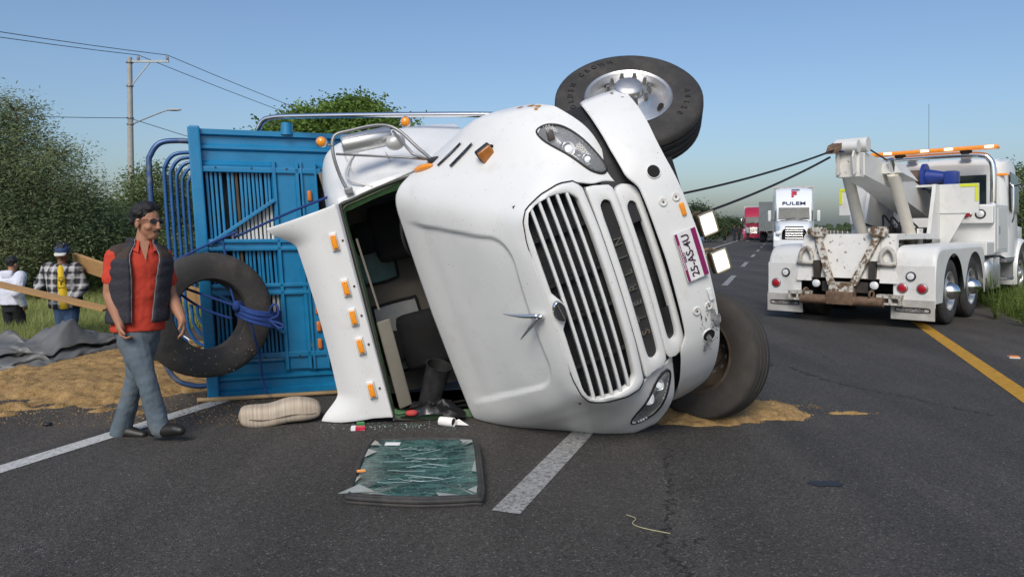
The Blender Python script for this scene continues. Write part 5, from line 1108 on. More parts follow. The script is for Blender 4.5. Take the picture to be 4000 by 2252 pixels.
# striped cushion
cu = MB(); NL, NA = 40, 28
for i in range(NL + 1):
    t = -1 + 2 * i / NL; e = (1 - abs(t) ** 5) ** .42; row = []
    for k in range(NA):
        a = 2 * pi * k / NA; ca, sa = cos(a), sin(a); r = (abs(ca) ** 4 + abs(sa) ** 4) ** -.25
        row.append(Vector((t * .305, ca * r * .125 * (.25 + .75 * e) + .006 * sin(9 * t), sa * r * .082 * (.12 + .88 * e) * (1 + .05 * sin(5 * t + ca)) + .012 * sin(4 * t))))
    cu.v += row
for i in range(NL):
    for k in range(NA): cu.f.append([i * NA + k, i * NA + (k + 1) % NA, (i + 1) * NA + (k + 1) % NA, (i + 1) * NA + k]); cu.mi.append(0)
cu.f += [list(range(NA))[::-1], list(range(NL * NA, NL * NA + NA))]; cu.mi += [0, 0]
sm = mat('striped_cushion', (.56, .5, .40), .9, rgb2=(.36, .27, .2), scale=9, streak=(7, .12, .12), dirt=.35, dirtcol=(.2, .16, .12), dscale=1.2, bump=.15)
ch_ = thing('striped_cushion', 'stuffed cushion with beige and brown stripes lying on the road by the cab roof', 'cushion', (-1.80, 5.72, .088)); ch_.rotation_euler = (0, radians(-3), radians(17))
cu.build('cushion_cover', sm, ch_, True)
MB().tube([Vector((x, -.128 * (1 - abs(x / .3) ** 6 * .6) - .0, -.01 + .008 * sin(x * 18))) for x in [-.29 + .02 * k for k in range(30)]], .005, 5).build('seam', mat('seam_brown', (.2, .15, .11), .9), ch_, True)
# knocked-out windshield on the road
WC = [Vector((-.86, 4.02, .035)), Vector((-.52, 3.97, .035)), Vector((-.22, 4.0, .035)), Vector((-.165, 4.06, .035)), Vector((-.20, 4.55, .07)), Vector((-.24, 4.98, .06)), Vector((-.29, 5.04, .06)), Vector((-.62, 5.06, .06)), Vector((-.90, 5.03, .06)), Vector((-.96, 4.97, .06)), Vector((-.96, 4.6, .04)), Vector((-.93, 4.25, .035)), Vector((-.91, 4.06, .035))]
ws_o = thing('windshield_glass', 'shattered windshield in its black rubber lying flat on the asphalt', 'windshield', (-.6, 4.5, 0)); off = ws_o.location
WL = spl(WC, 5, True); ctr = Vector((-.60, 4.5, .055))
RUB2 = mat('gasket_rubber', (.03, .029, .028), .7, var=.3, dirt=.5, dirtcol=(.11, .1, .09), dscale=8)
for s_, r_, z_ in ((1, .016, .004), (.968, .014, .012), (1.0, .014, -.018)): MB().tube([ctr + (p - ctr) * s_ + Vector((0, 0, z_)) - off for p in WL], r_, 8, True).build('rubber_gasket', RUB2, ws_o, True)
gm = bpy.data.materials.new('cracked_glass'); gm.use_nodes = True; t_ = gm.node_tree; b_ = t_.nodes['Principled BSDF']; N_ = t_.nodes.new; Lk = t_.links
tc_ = N_('ShaderNodeTexCoord'); mp_ = N_('ShaderNodeMapping'); mp_.inputs['Scale'].default_value = (6, 22, 6); Lk.new(tc_.outputs['Object'], mp_.inputs[0])
vo_ = N_('ShaderNodeTexVoronoi'); vo_.feature = 'DISTANCE_TO_EDGE'; vo_.inputs['Scale'].default_value = 2.2; Lk.new(mp_.outputs[0], vo_.inputs[0])
no_ = N_('ShaderNodeTexNoise'); no_.inputs['Scale'].default_value = 1.1; no_.inputs['Detail'].default_value = 8; Lk.new(mp_.outputs[0], no_.inputs[0])
r1 = N_('ShaderNodeValToRGB'); r1.color_ramp.elements[0].color = (.42, .55, .52, 1); r1.color_ramp.elements[1].color = (.012, .05, .045, 1); r1.color_ramp.elements[1].position = .035; Lk.new(vo_.outputs[0], r1.inputs[0])
r2 = N_('ShaderNodeValToRGB'); r2.color_ramp.elements[0].position = .38; r2.color_ramp.elements[1].position = .66; r2.color_ramp.elements[0].color = (.008, .03, .03, 1); r2.color_ramp.elements[1].color = (.085, .19, .17, 1); Lk.new(no_.outputs[0], r2.inputs[0])
mx_ = N_('ShaderNodeMixRGB'); mx_.inputs[0].default_value = .6; Lk.new(r1.outputs[0], mx_.inputs[1]); Lk.new(r2.outputs[0], mx_.inputs[2]); Lk.new(mx_.outputs[0], b_.inputs['Base Color']); b_.inputs['Roughness'].default_value = .22; b_.inputs['Specular IOR Level'].default_value = .25
bq_ = N_('ShaderNodeBump'); bq_.inputs['Strength'].default_value = .35; bq_.inputs['Distance'].default_value = .01; Lk.new(no_.outputs[0], bq_.inputs['Height']); Lk.new(bq_.outputs[0], b_.inputs['Normal'])
pn = MB(); rings = [[ctr + (p - ctr) * k - off + Vector((0, 0, .012 - .02 * (1 - k) + .004 * sin(30 * p.x * k))) for p in WL] for k in (.96, .8, .6, .4, .2, .02)]; pn.grid(rings, True); pn.build('glass_pane', gm, ws_o)
random.seed(12)
for k in range(16):      # broken shards along the rim
    i = random.randrange(len(WL)); p = ctr + (WL[i] - ctr) * .93 - off; q = ctr + (WL[(i + 2) % len(WL)] - ctr) * .93 - off; tip = ctr + (WL[i] - ctr) * random.uniform(.72, .86) - off + Vector((0, 0, .02)); MB().add([p + Vector((0, 0, .02)), q + Vector((0, 0, .02)), tip], [(0, 1, 2)]).build('glass_shard', mat('shard_grey', (.25, .28, .27), .2, var=.3, coat=.5), ws_o)
MB().prism([(-.96 + .6, 4.06 - 4.5, .05), (-.76 + .6, 4.05 - 4.5, .065), (-.86 + .6, 4.13 - 4.5, .075)], (0, 0, .004)).build('glass_shard', mat('shard_grey', (0, 0, 0)), ws_o)
for k in range(15):
    x, y = random.uniform(-.26, .08), random.uniform(-.42, .46); P = [Vector((x, y, .064))]
    for j in range(5): P.append(P[-1] + Vector((random.uniform(.02, .07), random.gauss(0, .018), 0)))
    MB().tube(P, .001, 3).build('glass_crack', mat('crack_white', (.5, .62, .6), .4), ws_o)
MB().box((-.18 - .02, .43, .072), (.1, .055, .004)).build('sticker', mat('sticker_white', (.75, .75, .75), .6), ws_o)
MB().box((-.30, -.12, .072), (.05, .035, .006), Matrix.Rotation(.4, 3, 'Z'), bev=.002).build('amber_reflection', AMBER, ws_o)  # amber reflection on the pane, put in as a small coloured piece
# small litter
def litter(nm, lab, cat, loc, rz, fn):
    o = thing(nm, lab, cat, loc, rz); fn(o); return o
def pk(o):
    MB().box((0, 0, .014), (.095, .05, .027), bev=.003).build('box_red', mat('packet_red', (.5, .02, .05), .4), o); MB().box((-.04, 0, .0145), (.035, .052, .0285), bev=.003).build('box_white_end', mat('packet_white', (.75, .75, .75), .4), o)
litter('cigarette_packet', 'red and white cigarette packet lying on the road under the cab', 'packet', (-1.145, 5.50, .008), .1, pk)
litter('green_packet', 'small green packet just behind the red cigarette packet', 'packet', (-1.155, 5.61, .008), .3, lambda o: MB().box((0, 0, .015), (.06, .04, .03), bev=.006).build('packet', mat('packet_green', (.04, .2, .06), .4, var=.3), o))
def pr_(o): MB().lathe([(.034, -.06), (.036, 0), (.035, .06), (.030, .06), (.03, -.06), (.034, -.06)], (0, 0, .036), (.9, -.45, .02), 20).build('paper_tube', mat('tissue', (.78, .77, .74), .9, bump=.2, bscale=60), o, 45); MB().lathe([(.03, -.055), (.02, .05), (0, .05)], (0, 0, .036), (-.9, .45, 0), 16).build('tube_core', mat('core_brown', (.12, .07, .05), .9), o)
litter('paper_roll', 'white paper roll lying at the foot of the windshield opening', 'paper roll', (-.495, 5.60, .008), 0, pr_)
litter('paper_scrap', 'folded white paper scrap just right of the paper roll', 'paper', (-.40, 5.62, .01), .2, lambda o: MB().add([(-.06, 0, .01), (.07, -.02, .002), (.0, .06, .035), (-.05, .06, .01)], [(0, 1, 2), (0, 2, 3)]).build('paper', mat('tissue', (0, 0, 0)), o))
litter('black_scrap', 'small black plastic scrap on the shoulder left of the man', 'debris', (-3.55, 5.62, .008), .4, lambda o: MB().ball((0, 0, .012), (.035, .02, .014), 10, 6).build('scrap', BLACKP, o, True))
litter('road_reflector', 'orange and white raised road reflector beyond the yellow line', 'reflector', (5.82, 8.55, .006), -.35, lambda o: (MB().box((0, 0, .012), (.11, .1, .022), bev=.008).build('base', mat('refl_white', (.6, .6, .58), .6), o), MB().box((0, -.01, .022), (.10, .08, .016), bev=.006).build('lens', mat('refl_orange', (.7, .2, .01), .4), o)))
tag(MB().tube(spl([(.60, 3.86, .012), (.64, 3.80, .016), (.615, 3.74, .013), (.66, 3.68, .014), (.78, 3.62, .012)], 5), .0025, 5).build('dry_twig', mat('straw', (.4, .36, .22), .9), None, True), 'thin dry twig bent on the asphalt near the crack', 'twig')
tag(MB().tube(spl([(7.0, 9.0, .02), (7.15, 8.9, .03), (7.3, 9.05, .02), (7.5, 8.85, .02), (7.7, 8.95, .03)], 5), .008, 5).build('dark_branch', BARK, None, True), 'dark dead branch on the right shoulder by the weeds', 'branch')
random.seed(31); sh = MB()
for k in range(420):
    x = random.gauss(-.85, .28); y = random.gauss(5.58, .06); s = random.uniform(.003, .009); z = .012; a = random.uniform(0, 6.3); sh.add([(x, y, z), (x + s * cos(a), y + s * sin(a), z + s * .5), (x + s * cos(a + 1.5), y + s * sin(a + 1.5), z + random.random() * s)], [(0, 1, 2)])
o = kind(sh.build('glass_crumbs', mat('glass_crumb', (.35, .5, .46), .15, coat=.6, var=.4, scale=50)), 'stuff'); o['label'] = 'greenish glass crumbs scattered under the windshield opening'; o['category'] = 'broken glass'
# things lying in the cab
bk = thing('black_boot', 'black crumpled bucket lying inside the overturned cab', 'bucket', (-.62, 5.86, .22)); MB().lathe([(.085, -.18), (.09, 0), (.10, .16), (.106, .17), (.096, .17), (.086, 0), (.0, -.17)], (0, 0, .06), (.25, -.25, .9), 22).build('bucket', mat('scuffed_black', (.03, .03, .03), .4, var=.5, scale=12), bk, 45); bk.name = 'black_bucket'
random.seed(13); bg_ = MB(); R2 = []
for i in range(14):
    R2.append([Vector((-.25 + .5 * j / 17, -.12 + .24 * i / 13, .10 * max(0, 1 - ((j - 8.5) / 9) ** 2 - ((i - 6.5) / 7.5) ** 2) * (1 + .9 * noise.noise(Vector((j * .5, i * .6, 1)))))) for j in range(18)])
bg_.grid(R2); pb = bg_.build('plastic_bag', mat('black_bag', (.015, .015, .016), .25, coat=.3), None, True); pb.location = (-.62, 5.83, .05); tag(pb, 'crumpled black plastic bag in the bottom of the cab opening', 'bag')
litter('red_rag', 'small red rag at the bottom of the cab opening', 'rag', (-.78, 5.72, .06), .2, lambda o: MB().ball((0, 0, .02), (.05, .03, .025), 10, 6).build('rag', mat('rag_red', (.45, .05, .05), .8), o, True))
# ---------------------------------------------------------------- tarp
TPH = [(0, 0), (.03, .09), (.14, .13), (.26, .10), (.20, .13), (.22, .2), (.42, .245), (.36, .27), (.30, .30), (.42, .40), (.62, .43), (.82, .36), (1.0, .2), (1.15, .02)]
PB_ = spl([(a, b, 0) for a, b in TPH], 7); TW = 150; rows = []
for p in PB_:
    row = []
    for j in range(TW + 1):
        a = j / TW; e = sstep(a / .12) * sstep((1 - a) / .1)
        H = (.42 + .5 * math.exp(-((a - .55) / .2) ** 2) + .22 * math.exp(-((a - .2) / .13) ** 2)) * (.12 + .88 * e) * (1 + .25 * noise.noise(Vector((a * 6, p.x * 2, 1))))
        n1 = noise.noise(Vector((a * 7 + p.x * 3, p.x * 2.5 - a * 2, 3))); n3 = abs(noise.noise(Vector((a * 11 + p.x * 6, p.x * 4, 6)))); n4 = noise.noise(Vector((a * 23, p.x * 9, 8)))
        row.append(Vector((a * 2.5 + .10 * n1 + .12 * p.x, p.x * (.85 + .25 * noise.noise(Vector((a * 4, 0, 7)))) + .12 * n1 * e + .10 * sin(a * 9) + .03 * n4, max(.004, p.y * H * (.95 + .5 * n1 - .35 * n3) + (.02 * n4 + .085 * abs(noise.noise(Vector((a * 9 - p.x * 5, p.x * 3 + a * 4, 12)))) + .022 * abs(noise.noise(Vector((a * 21 + p.x * 9, p.x * 8 - a * 9, 14))))) * min(1, p.y * 9) * e - .04 * e))))
    rows.append(row)
tp_ = MB().grid(rows).build('tarpaulin', mat('grey_tarp', (.12, .125, .125), .46, var=.22, scale=2, dirt=.35, dirtcol=(.16, .145, .12), dscale=3), None, True); modded(tp_, [('SOLIDIFY', dict(thickness=.006))]); tp_.location = (-5.75, 6.95, .012); tp_.rotation_euler = (0, 0, radians(46))
for p in tp_.data.polygons: p.use_smooth = True
tag(tp_, 'crumpled grey tarpaulin heaped at the edge of the grass', 'tarp')
# ---------------------------------------------------------------- sawdust
SAW = mat('sawdust', (.44, .29, .12), .95, rgb2=(.25, .15, .055), scale=14, bump=.9, bscale=90, dirt=.5, dirtcol=(.13, .075, .035), dscale=26, thr=(.5, .72))
def heap(nm, lab, x0, x1, y0, y1, n, m, fn, grains, seed):
    rows = []
    for i in range(m + 1):
        rows.append([Vector((lerp(x0, x1, j / n), lerp(y0, y1, i / m), fn(lerp(x0, x1, j / n), lerp(y0, y1, i / m)))) for j in range(n + 1)])
    mb = MB(); mb.v = [p for r in rows for p in r]; C = n + 1
    for i in range(m):
        for j in range(n):
            f = [i * C + j, i * C + j + 1, (i + 1) * C + j + 1, (i + 1) * C + j]
            if max(mb.v[q].z for q in f) > .007: mb.f.append(f); mb.mi.append(0)
    random.seed(seed)
    for k in range(grains):
        x, y = random.uniform(x0, x1), random.uniform(y0, y1); z = fn(x, y)
        if z < -.022 * random.random() - .004: continue
        z = max(z, .010); s = random.uniform(.004, .012); a = random.uniform(0, 6.3); mb.add([(x, y, z), (x + s * cos(a), y + s * sin(a), z + s * .4), (x + s * cos(a + 1.9), y + s * sin(a + 1.9), z + s * random.random())], [(0, 1, 2)])
    o = kind(mb.build(nm, SAW, None, recalc=False), 'stuff'); o['label'] = lab; o['category'] = 'sawdust'; return o
def n2(x, y, s, k=0): return noise.noise(Vector((x * s, y * s, k)))
def h1(x, y):
    p, q = x * RP.x + y * RP.y, x * RD.x + y * RD.y
    d = 1 - ((p + 6.15) / 1.75) ** 2 - ((q - 6.25) / 2.4) ** 2 + .55 * n2(x, y, 1.2) + .3 * n2(x, y, 3.2, 2) + .2 * n2(x, y, 9, 3)
    st = .5 * max(0, n2(p * 3.5, q * .5, 1, 7)) if q < 5 else 0
    return (.02 + .10 * max(0, d)) * sstep(d * 1.6 + st) + .012 * n2(x, y, 7, 1) + .006 * n2(x, y, 22, 5) - .007
heap('sawdust_spill', 'brown sawdust spilled over the left shoulder under the bed and tarp', -6.6, -1.9, 5.6, 9.6, 190, 150, h1, 26000, 1)
def h2(x, y):
    u = (x - 1.55) / 1.05; v = (y - 6.02 - .08 * (x - 1.5)) / .42
    d = 1 - u * u - v * v + .4 * n2(x, y, 2.4) + .25 * n2(x, y, 6, 2) + .15 * n2(x, y, 14, 4)
    d2 = .5 - ((x - 2.75) / .35) ** 2 - ((y - 5.98) / .05) ** 2 + .3 * n2(x, y, 9, 3)
    d = max(d, d2 * .5)
    return .085 * max(0, d) ** .8 * sstep(d * 4) + .01 * n2(x, y, 9) * (1 if d > 0 else 0) + .006 * n2(x, y, 30, 5) - .004 - (.03 if d < 0 else 0)
heap('sawdust_heap', 'brown sawdust heap under the lower front wheel', .3, 3.2, 5.35, 6.75, 150, 90, h2, 9000, 2)
def h3(x, y):
    p, q = x * RP.x + y * RP.y, x * RD.x + y * RD.y
    d = .8 - ((p + 5.0) / 1.4) ** 2 - ((q - 46) / 16) ** 2 + .9 * noise.noise(Vector((p * .9, q * .16, 0))) + .4 * noise.noise(Vector((p * 3, q * .5, 0)))
    return .02 * sstep(d * 2) + .006 * n2(x, y, 2) - .006
heap('sawdust_trail', 'thin sawdust trail along the far left edge of the road', 3, 22, 26, 62, 130, 150, h3, 0, 3)
# ================================================================ people
def cone(mb, a, ra, b, rb, n=12):
    """closed rounded cone"""
    a, b = Vector(a), Vector(b); d = (b - a); L = max(d.length, 1e-6); d = d / L; P, R = [], []
    for k in range(4): t = pi / 2 * k / 4; P.append(a - d * ra * cos(t)); R.append(max(ra * sin(t), ra * .05))
    P += [a, a.lerp(b, .5), b]; R += [ra, (ra + rb) / 2, rb]
    for k in range(1, 5): t = pi / 2 * k / 4; P.append(b + d * rb * sin(t)); R.append(max(rb * cos(t), rb * .05))
    mb.tube(P, R, n)
def limb(mb, pts, n=12):
    for (a, ra), (b, rb) in zip(pts, pts[1:]): cone(mb, a, ra, b, rb, n)
def loft(mb, secs, fwd, n=24):
    """secs: (centre, lateral radius, depth radius); fwd horizontal"""
    f = Vector(fwd).normalized(); r = f.cross(Vector((0, 0, 1))); rows = []
    for c, a, b in secs: c = Vector(c); rows.append([c + r * (a * cos(t)) + f * (b * sin(t)) for t in [2 * pi * k / n for k in range(n)]])
    mb.grid(rows, True); mb.add([Vector(secs[0][0])] + rows[0], [(0, (k + 1) % n + 1, k + 1) for k in range(n)]); mb.add([Vector(secs[-1][0])] + rows[-1], [(0, k + 1, (k + 1) % n + 1) for k in range(n)])
def solid(mb, nm, m, parent, vox=.008, sm=4, dis=None, label=None):
    o = mb.build(nm, m, parent, True); o.parent = None
    mods = [('REMESH', dict(mode='VOXEL', voxel_size=vox)), ('SMOOTH', dict(iterations=sm, factor=.5))]
    modded(o, mods); o.parent = parent
    if dis:
        nr = [(v.co.copy(), v.normal.copy()) for v in o.data.vertices]; o.data.vertices.foreach_set('co', [x for c, n in nr for x in c + n * dis(c)])
        o.data.update()
    o.data.polygons.foreach_set('use_smooth', [True] * len(o.data.polygons))
    if label: o['label'] = label
    return o
SKIN = mat('skin_tan', (.36, .175, .105), .55, var=.1, scale=12, spec=.4); SKIN_B = mat('skin_far', (.23, .11, .07), .6)
HAIR = mat('black_hair', (.012, .011, .011), .5, var=.4, scale=40, bump=.6, bscale=90)
def hand(mb, wrist, d, side, palm_n, curl=.6, s=1.0):
    """wrist point, finger direction d, side = direction of the thumb, palm normal"""
    w = Vector(wrist); d = Vector(d).normalized(); pn = Vector(palm_n); pn = (pn - d * pn.dot(d)).normalized(); sd = d.cross(pn)
    if sd.dot(Vector(side)) < 0: sd = -sd
    cone(mb, w, .028 * s, w + d * .03 * s, .03 * s, 10)
    for k in range(4):
        o = (1.5 - k) * .019 * s; L = (.038, .043, .04, .031)[k] * s
        b = w + d * .085 * s + sd * o; cone(mb, w + d * .02 * s + sd * o * .7, .017 * s, b, .0125 * s, 8)
        d1 = (d * cos(curl) + pn * sin(curl)).normalized(); d2 = (d * cos(curl * 2) + pn * sin(curl * 2)).normalized(); p1 = b + d1 * L; p2 = p1 + d2 * L * .75
        limb(mb, [(b, .0105 * s), (p1, .0095 * s), (p2, .008 * s)], 8)
    t0 = w + d * .03 * s + sd * .025 * s; t1 = t0 + (d * .7 + sd * .6 + pn * .3).normalized() * .04 * s; t2 = t1 + (d * .85 + sd * .1 + pn * .5).normalized() * .03 * s
    limb(mb, [(t0, .016 * s), (t1, .0115 * s), (t2, .0095 * s)], 8)
def head(mb, c, f, s=1.0, up=(0, 0, 1)):
    """c = centre of the head, f = facing; head height .24*s"""
    f = Vector(f).normalized(); u = Vector(up); r = f.cross(u).normalized(); u = r.cross(f); R = Matrix((r, f, u)).transposed()
    q = lambda x, y, z: Vector(c) + (r * x + f * y + u * z) * s
    B = lambda x, y, z, a, b, d: mb.ball(q(x, y, z), (a * s, b * s, d * s), 16, 12, R)
    B(0, -.012, .03, .074, .092, .088); B(0, .022, -.035, .06, .066, .075); B(0, .045, -.082, .038, .036, .036); B(0, .062, .012, .052, .026, .022)
    B(0, .088, -.018, .0135, .02, .030); B(0, .099, -.034, .0175, .0135, .0125); B(.042, .05, -.028, .024, .028, .026); B(-.042, .05, -.028, .024, .028, .026)
    B(0, .075, -.066, .024, .012, .008); B(0, .073, -.079, .022, .012, .008)
    for sg in (1, -1): B(sg * .077, -.008, -.008, .01, .019, .032)
    return q, R
def person(nm, label, loc, J, C, vox=.008, far=False, group=None, extra=None):
    """J joint dict in metres relative to loc; C clothing dict"""
    o = thing(nm, label, 'person', loc, group=group); f, hf = Vector(J['fwd']).normalized(), Vector(J['hf']).normalized(); r = f.cross(Vector((0, 0, 1)))
    V = {k: Vector(v) for k, v in J.items() if not isinstance(v, (int, float))}
    b = MB(); q, R = head(b, V['head'], hf, J.get('hs', 1)); cone(b, V['neck'] - Vector((0, 0, .05)), .062, V['head'] + Vector((0, 0, -.06)) - hf * .015, .052)
    loft(b, [(V['hip'], .14, .09), (V['hip'].lerp(V['neck'], .35), .125, .085), (V['hip'].lerp(V['neck'], .75), .145, .095), (V['neck'] - Vector((0, 0, .06)), .1, .07), (V['neck'], .055, .055)], f)
    for s in 'RL':
        limb(b, [(V['sh' + s], .052), (V['sh' + s].lerp(V['el' + s], .4), .054), (V['el' + s], .043), (V['el' + s].lerp(V['wr' + s], .35), .045), (V['wr' + s], .03)])
        d = V['wr' + s] - V['el' + s]; hd = V.get('hd' + s, d); hand(b, V['wr' + s], hd, J.get('th' + s, f), J.get('pn' + s, V['hip'] - V['wr' + s] + f * .1), J.get('cu' + s, .6), J.get('hands', 1))
        limb(b, [(V['hp' + s], .07), (V['kn' + s], .05), (V['an' + s], .03)])
        limb(b, [(V['an' + s], .03), (V['an' + s].lerp(V['toe' + s], .75) - Vector((0, 0, .012)), .02)])
    solid(b, 'body', C.get('skin', SKIN), o, vox if not far else .012, 2)
    # trousers
    t = MB(); loft(t, [(V['hip'] + Vector((0, 0, -.13)), .13, .105), (V['hip'], .172, .122), (V['hip'] + Vector((0, 0, .09)), .165, .118), (V['hip'] + Vector((0, 0, .13)), .16, .115)], f)
    for s in 'RL':
        a, k, n = V['hp' + s], V['kn' + s], V['an' + s]; e = n + (n - k).normalized() * J.get('hem', .02); limb(t, [(a, .102), (a.lerp(k, .5), .09), (k, .069), (k.lerp(n, .5), .066), (e, .068)])
    wr_ = (lambda p: .007 * noise.noise(p * 11) + .006 * abs(noise.noise(Vector((p.x * 9 + p.z * 13, p.y * 7, p.z * 9 - p.x * 12)))) + .0025 * noise.noise(p * 38)) if not far else None
    solid(t, 'trousers', C['pants'], o, max(vox, .011), 3, wr_)
    # shirt
    if 'shirt' in C:
        w_ = C.get('bulk', 0); t = MB(); hp, nk = V['hip'], V['neck']
        loft(t, [(hp + Vector((0, 0, J.get('hemz', .0))), .178 + w_, .13 + w_), (hp.lerp(nk, .25), .17 + w_, .125 + w_), (hp.lerp(nk, .55), .178 + w_, .122 + w_), (hp.lerp(nk, .78), .185 + w_, .118 + w_), (hp.lerp(nk, .92), .15, .10), (nk + Vector((0, 0, .0)), .078, .075)], f)
        for s in 'RL':
            a, e, wv = V['sh' + s], V['el' + s], V['wr' + s]
            cone(t, V['neck'].lerp(a, .45) - Vector((0, 0, .03)), .06, a, .068 + w_)
            if C.get('short'): limb(t, [(a, .068), (a.lerp(e, .42), .062), (a.lerp(e, .62), .064)])
            else: limb(t, [(a, .068 + w_), (e, .056 + w_), (e.lerp(wv, .95), .042 + w_ * .6)])
        solid(t, C.get('shirtname', 'shirt'), C['shirt'], o, max(vox, .011), 3, wr_)
    for s in 'RL':
        t = MB(); a, k = V['an' + s], V['toe' + s]; d = (k - a); d.z = 0; d.normalize(); u = Vector((0, 0, 1)); sdv = d.cross(u)
        pitch_ = Vector(V['toe' + s] - V['an' + s]); dd = (k - (a - u * .075)).normalized()
        heel = a - u * .06 - d * .045; limb(t, [(heel + u * .015, .046), (a - u * .035 + d * .05, .05), (k - d * .03 + u * .008, .042), (k + d * .015 + u * .004, .034)]); cone(t, a, .052, a - u * .03, .05)
        so_ = solid(t, 'shoe', C.get('shoe', mat('black_leather', (.015, .014, .013), .45, var=.3)), o, .009 if not far else .014, 2)
    # hair
    if C.get('hair'):
        random.seed(C.get('hseed', 1)); t = MB(); s = J.get('hs', 1)
        nb = 110 if not far else 14
        for k in range(nb):
            d = Vector((random.gauss(0, 1), random.gauss(0, 1), random.gauss(.25, 1))).normalized()
            if d.z < (.25 if d.y > -.05 else -.45) or (d.y > .3 and d.z < .66): continue
            rr = random.uniform(.018, .03) if not far else .035
            t.ball(q(d.x * .074, -.014 + d.y * .09, .036 + d.z * .088), rr * s, 8, 6)
        t.ball(q(0, -.022, .042), (.079 * s, .094 * s, .09 * s), 16, 12, R)
        if C.get('curl'):
            for k in range(30):
                xx, yy = max(-.05, min(.05, random.gauss(0, .03))), random.uniform(-.06, .06); t.ball(q(xx, yy, .122 - 8 * xx * xx - 4 * yy * yy + random.uniform(-.008, .01)), random.uniform(.014, .02), 8, 6)
        solid(t, 'hair', C['hair'], o, .008 if not far else .014, 1)
    if extra: extra(o, q, R, V, f, r)
    return o
# ---- man walking in front
ML = Vector((-2.66, 5.27, 0))
def lz(px, py, dy=0):  # display pixel to local point at depth 5.27+dy
    Y = 5.27 + dy; return Vector(((px - 1288) / 1860 * Y - ML.x, dy, 1.52 - (py - 572) / 1860 * Y))
JM = dict(fwd=(.6, -.8, 0), hf=(.955, -.29, -.03), head=lz(370, 560), neck=lz(357, 616), hip=lz(344, 812),
          shR=lz(290, 645, -.10), elR=lz(274, 738, -.12), wrR=lz(299, 814, -.17), shL=lz(407, 645, .11), elL=lz(428, 742, .15), wrL=lz(455, 800, .05),
          hpR=lz(330, 850, -.05), knR=lz(362, 945, -.08), anR=lz(396, 1070, -.05), toeR=lz(446, 1086, -.1), hpL=lz(362, 850, .05), knL=lz(336, 955, .06), anL=lz(302, 1076, .09), toeL=lz(350, 1097, .07),
          hdR=(.22, -.15, -1), thR=(.6, -.6, 0), pnR=(.8, .3, .1), cuR=.85, hdL=(.3, -.2, -1), thL=(-.3, -.9, 0), pnL=(-.7, -.2, 0), cuL=.5, hem=.035, hemz=-.05, hs=1.06)
JEANS = mat('worn_jeans', (.105, .138, .165), .9, var=.25, scale=5, dirt=.6, dirtcol=(.20, .165, .11), dscale=3.2, thr=(.52, .7), bump=.25, bscale=140)
REDS = mat('red_polo', (.50, .045, .022), .85, var=.12, scale=8, bump=.15, bscale=160)
VEST = mat('charcoal_vest', (.026, .026, .034), .8, var=.2, scale=6, bump=.4, bscale=30); YOKE = mat('brown_yoke', (.05, .034, .027), .85, var=.2)
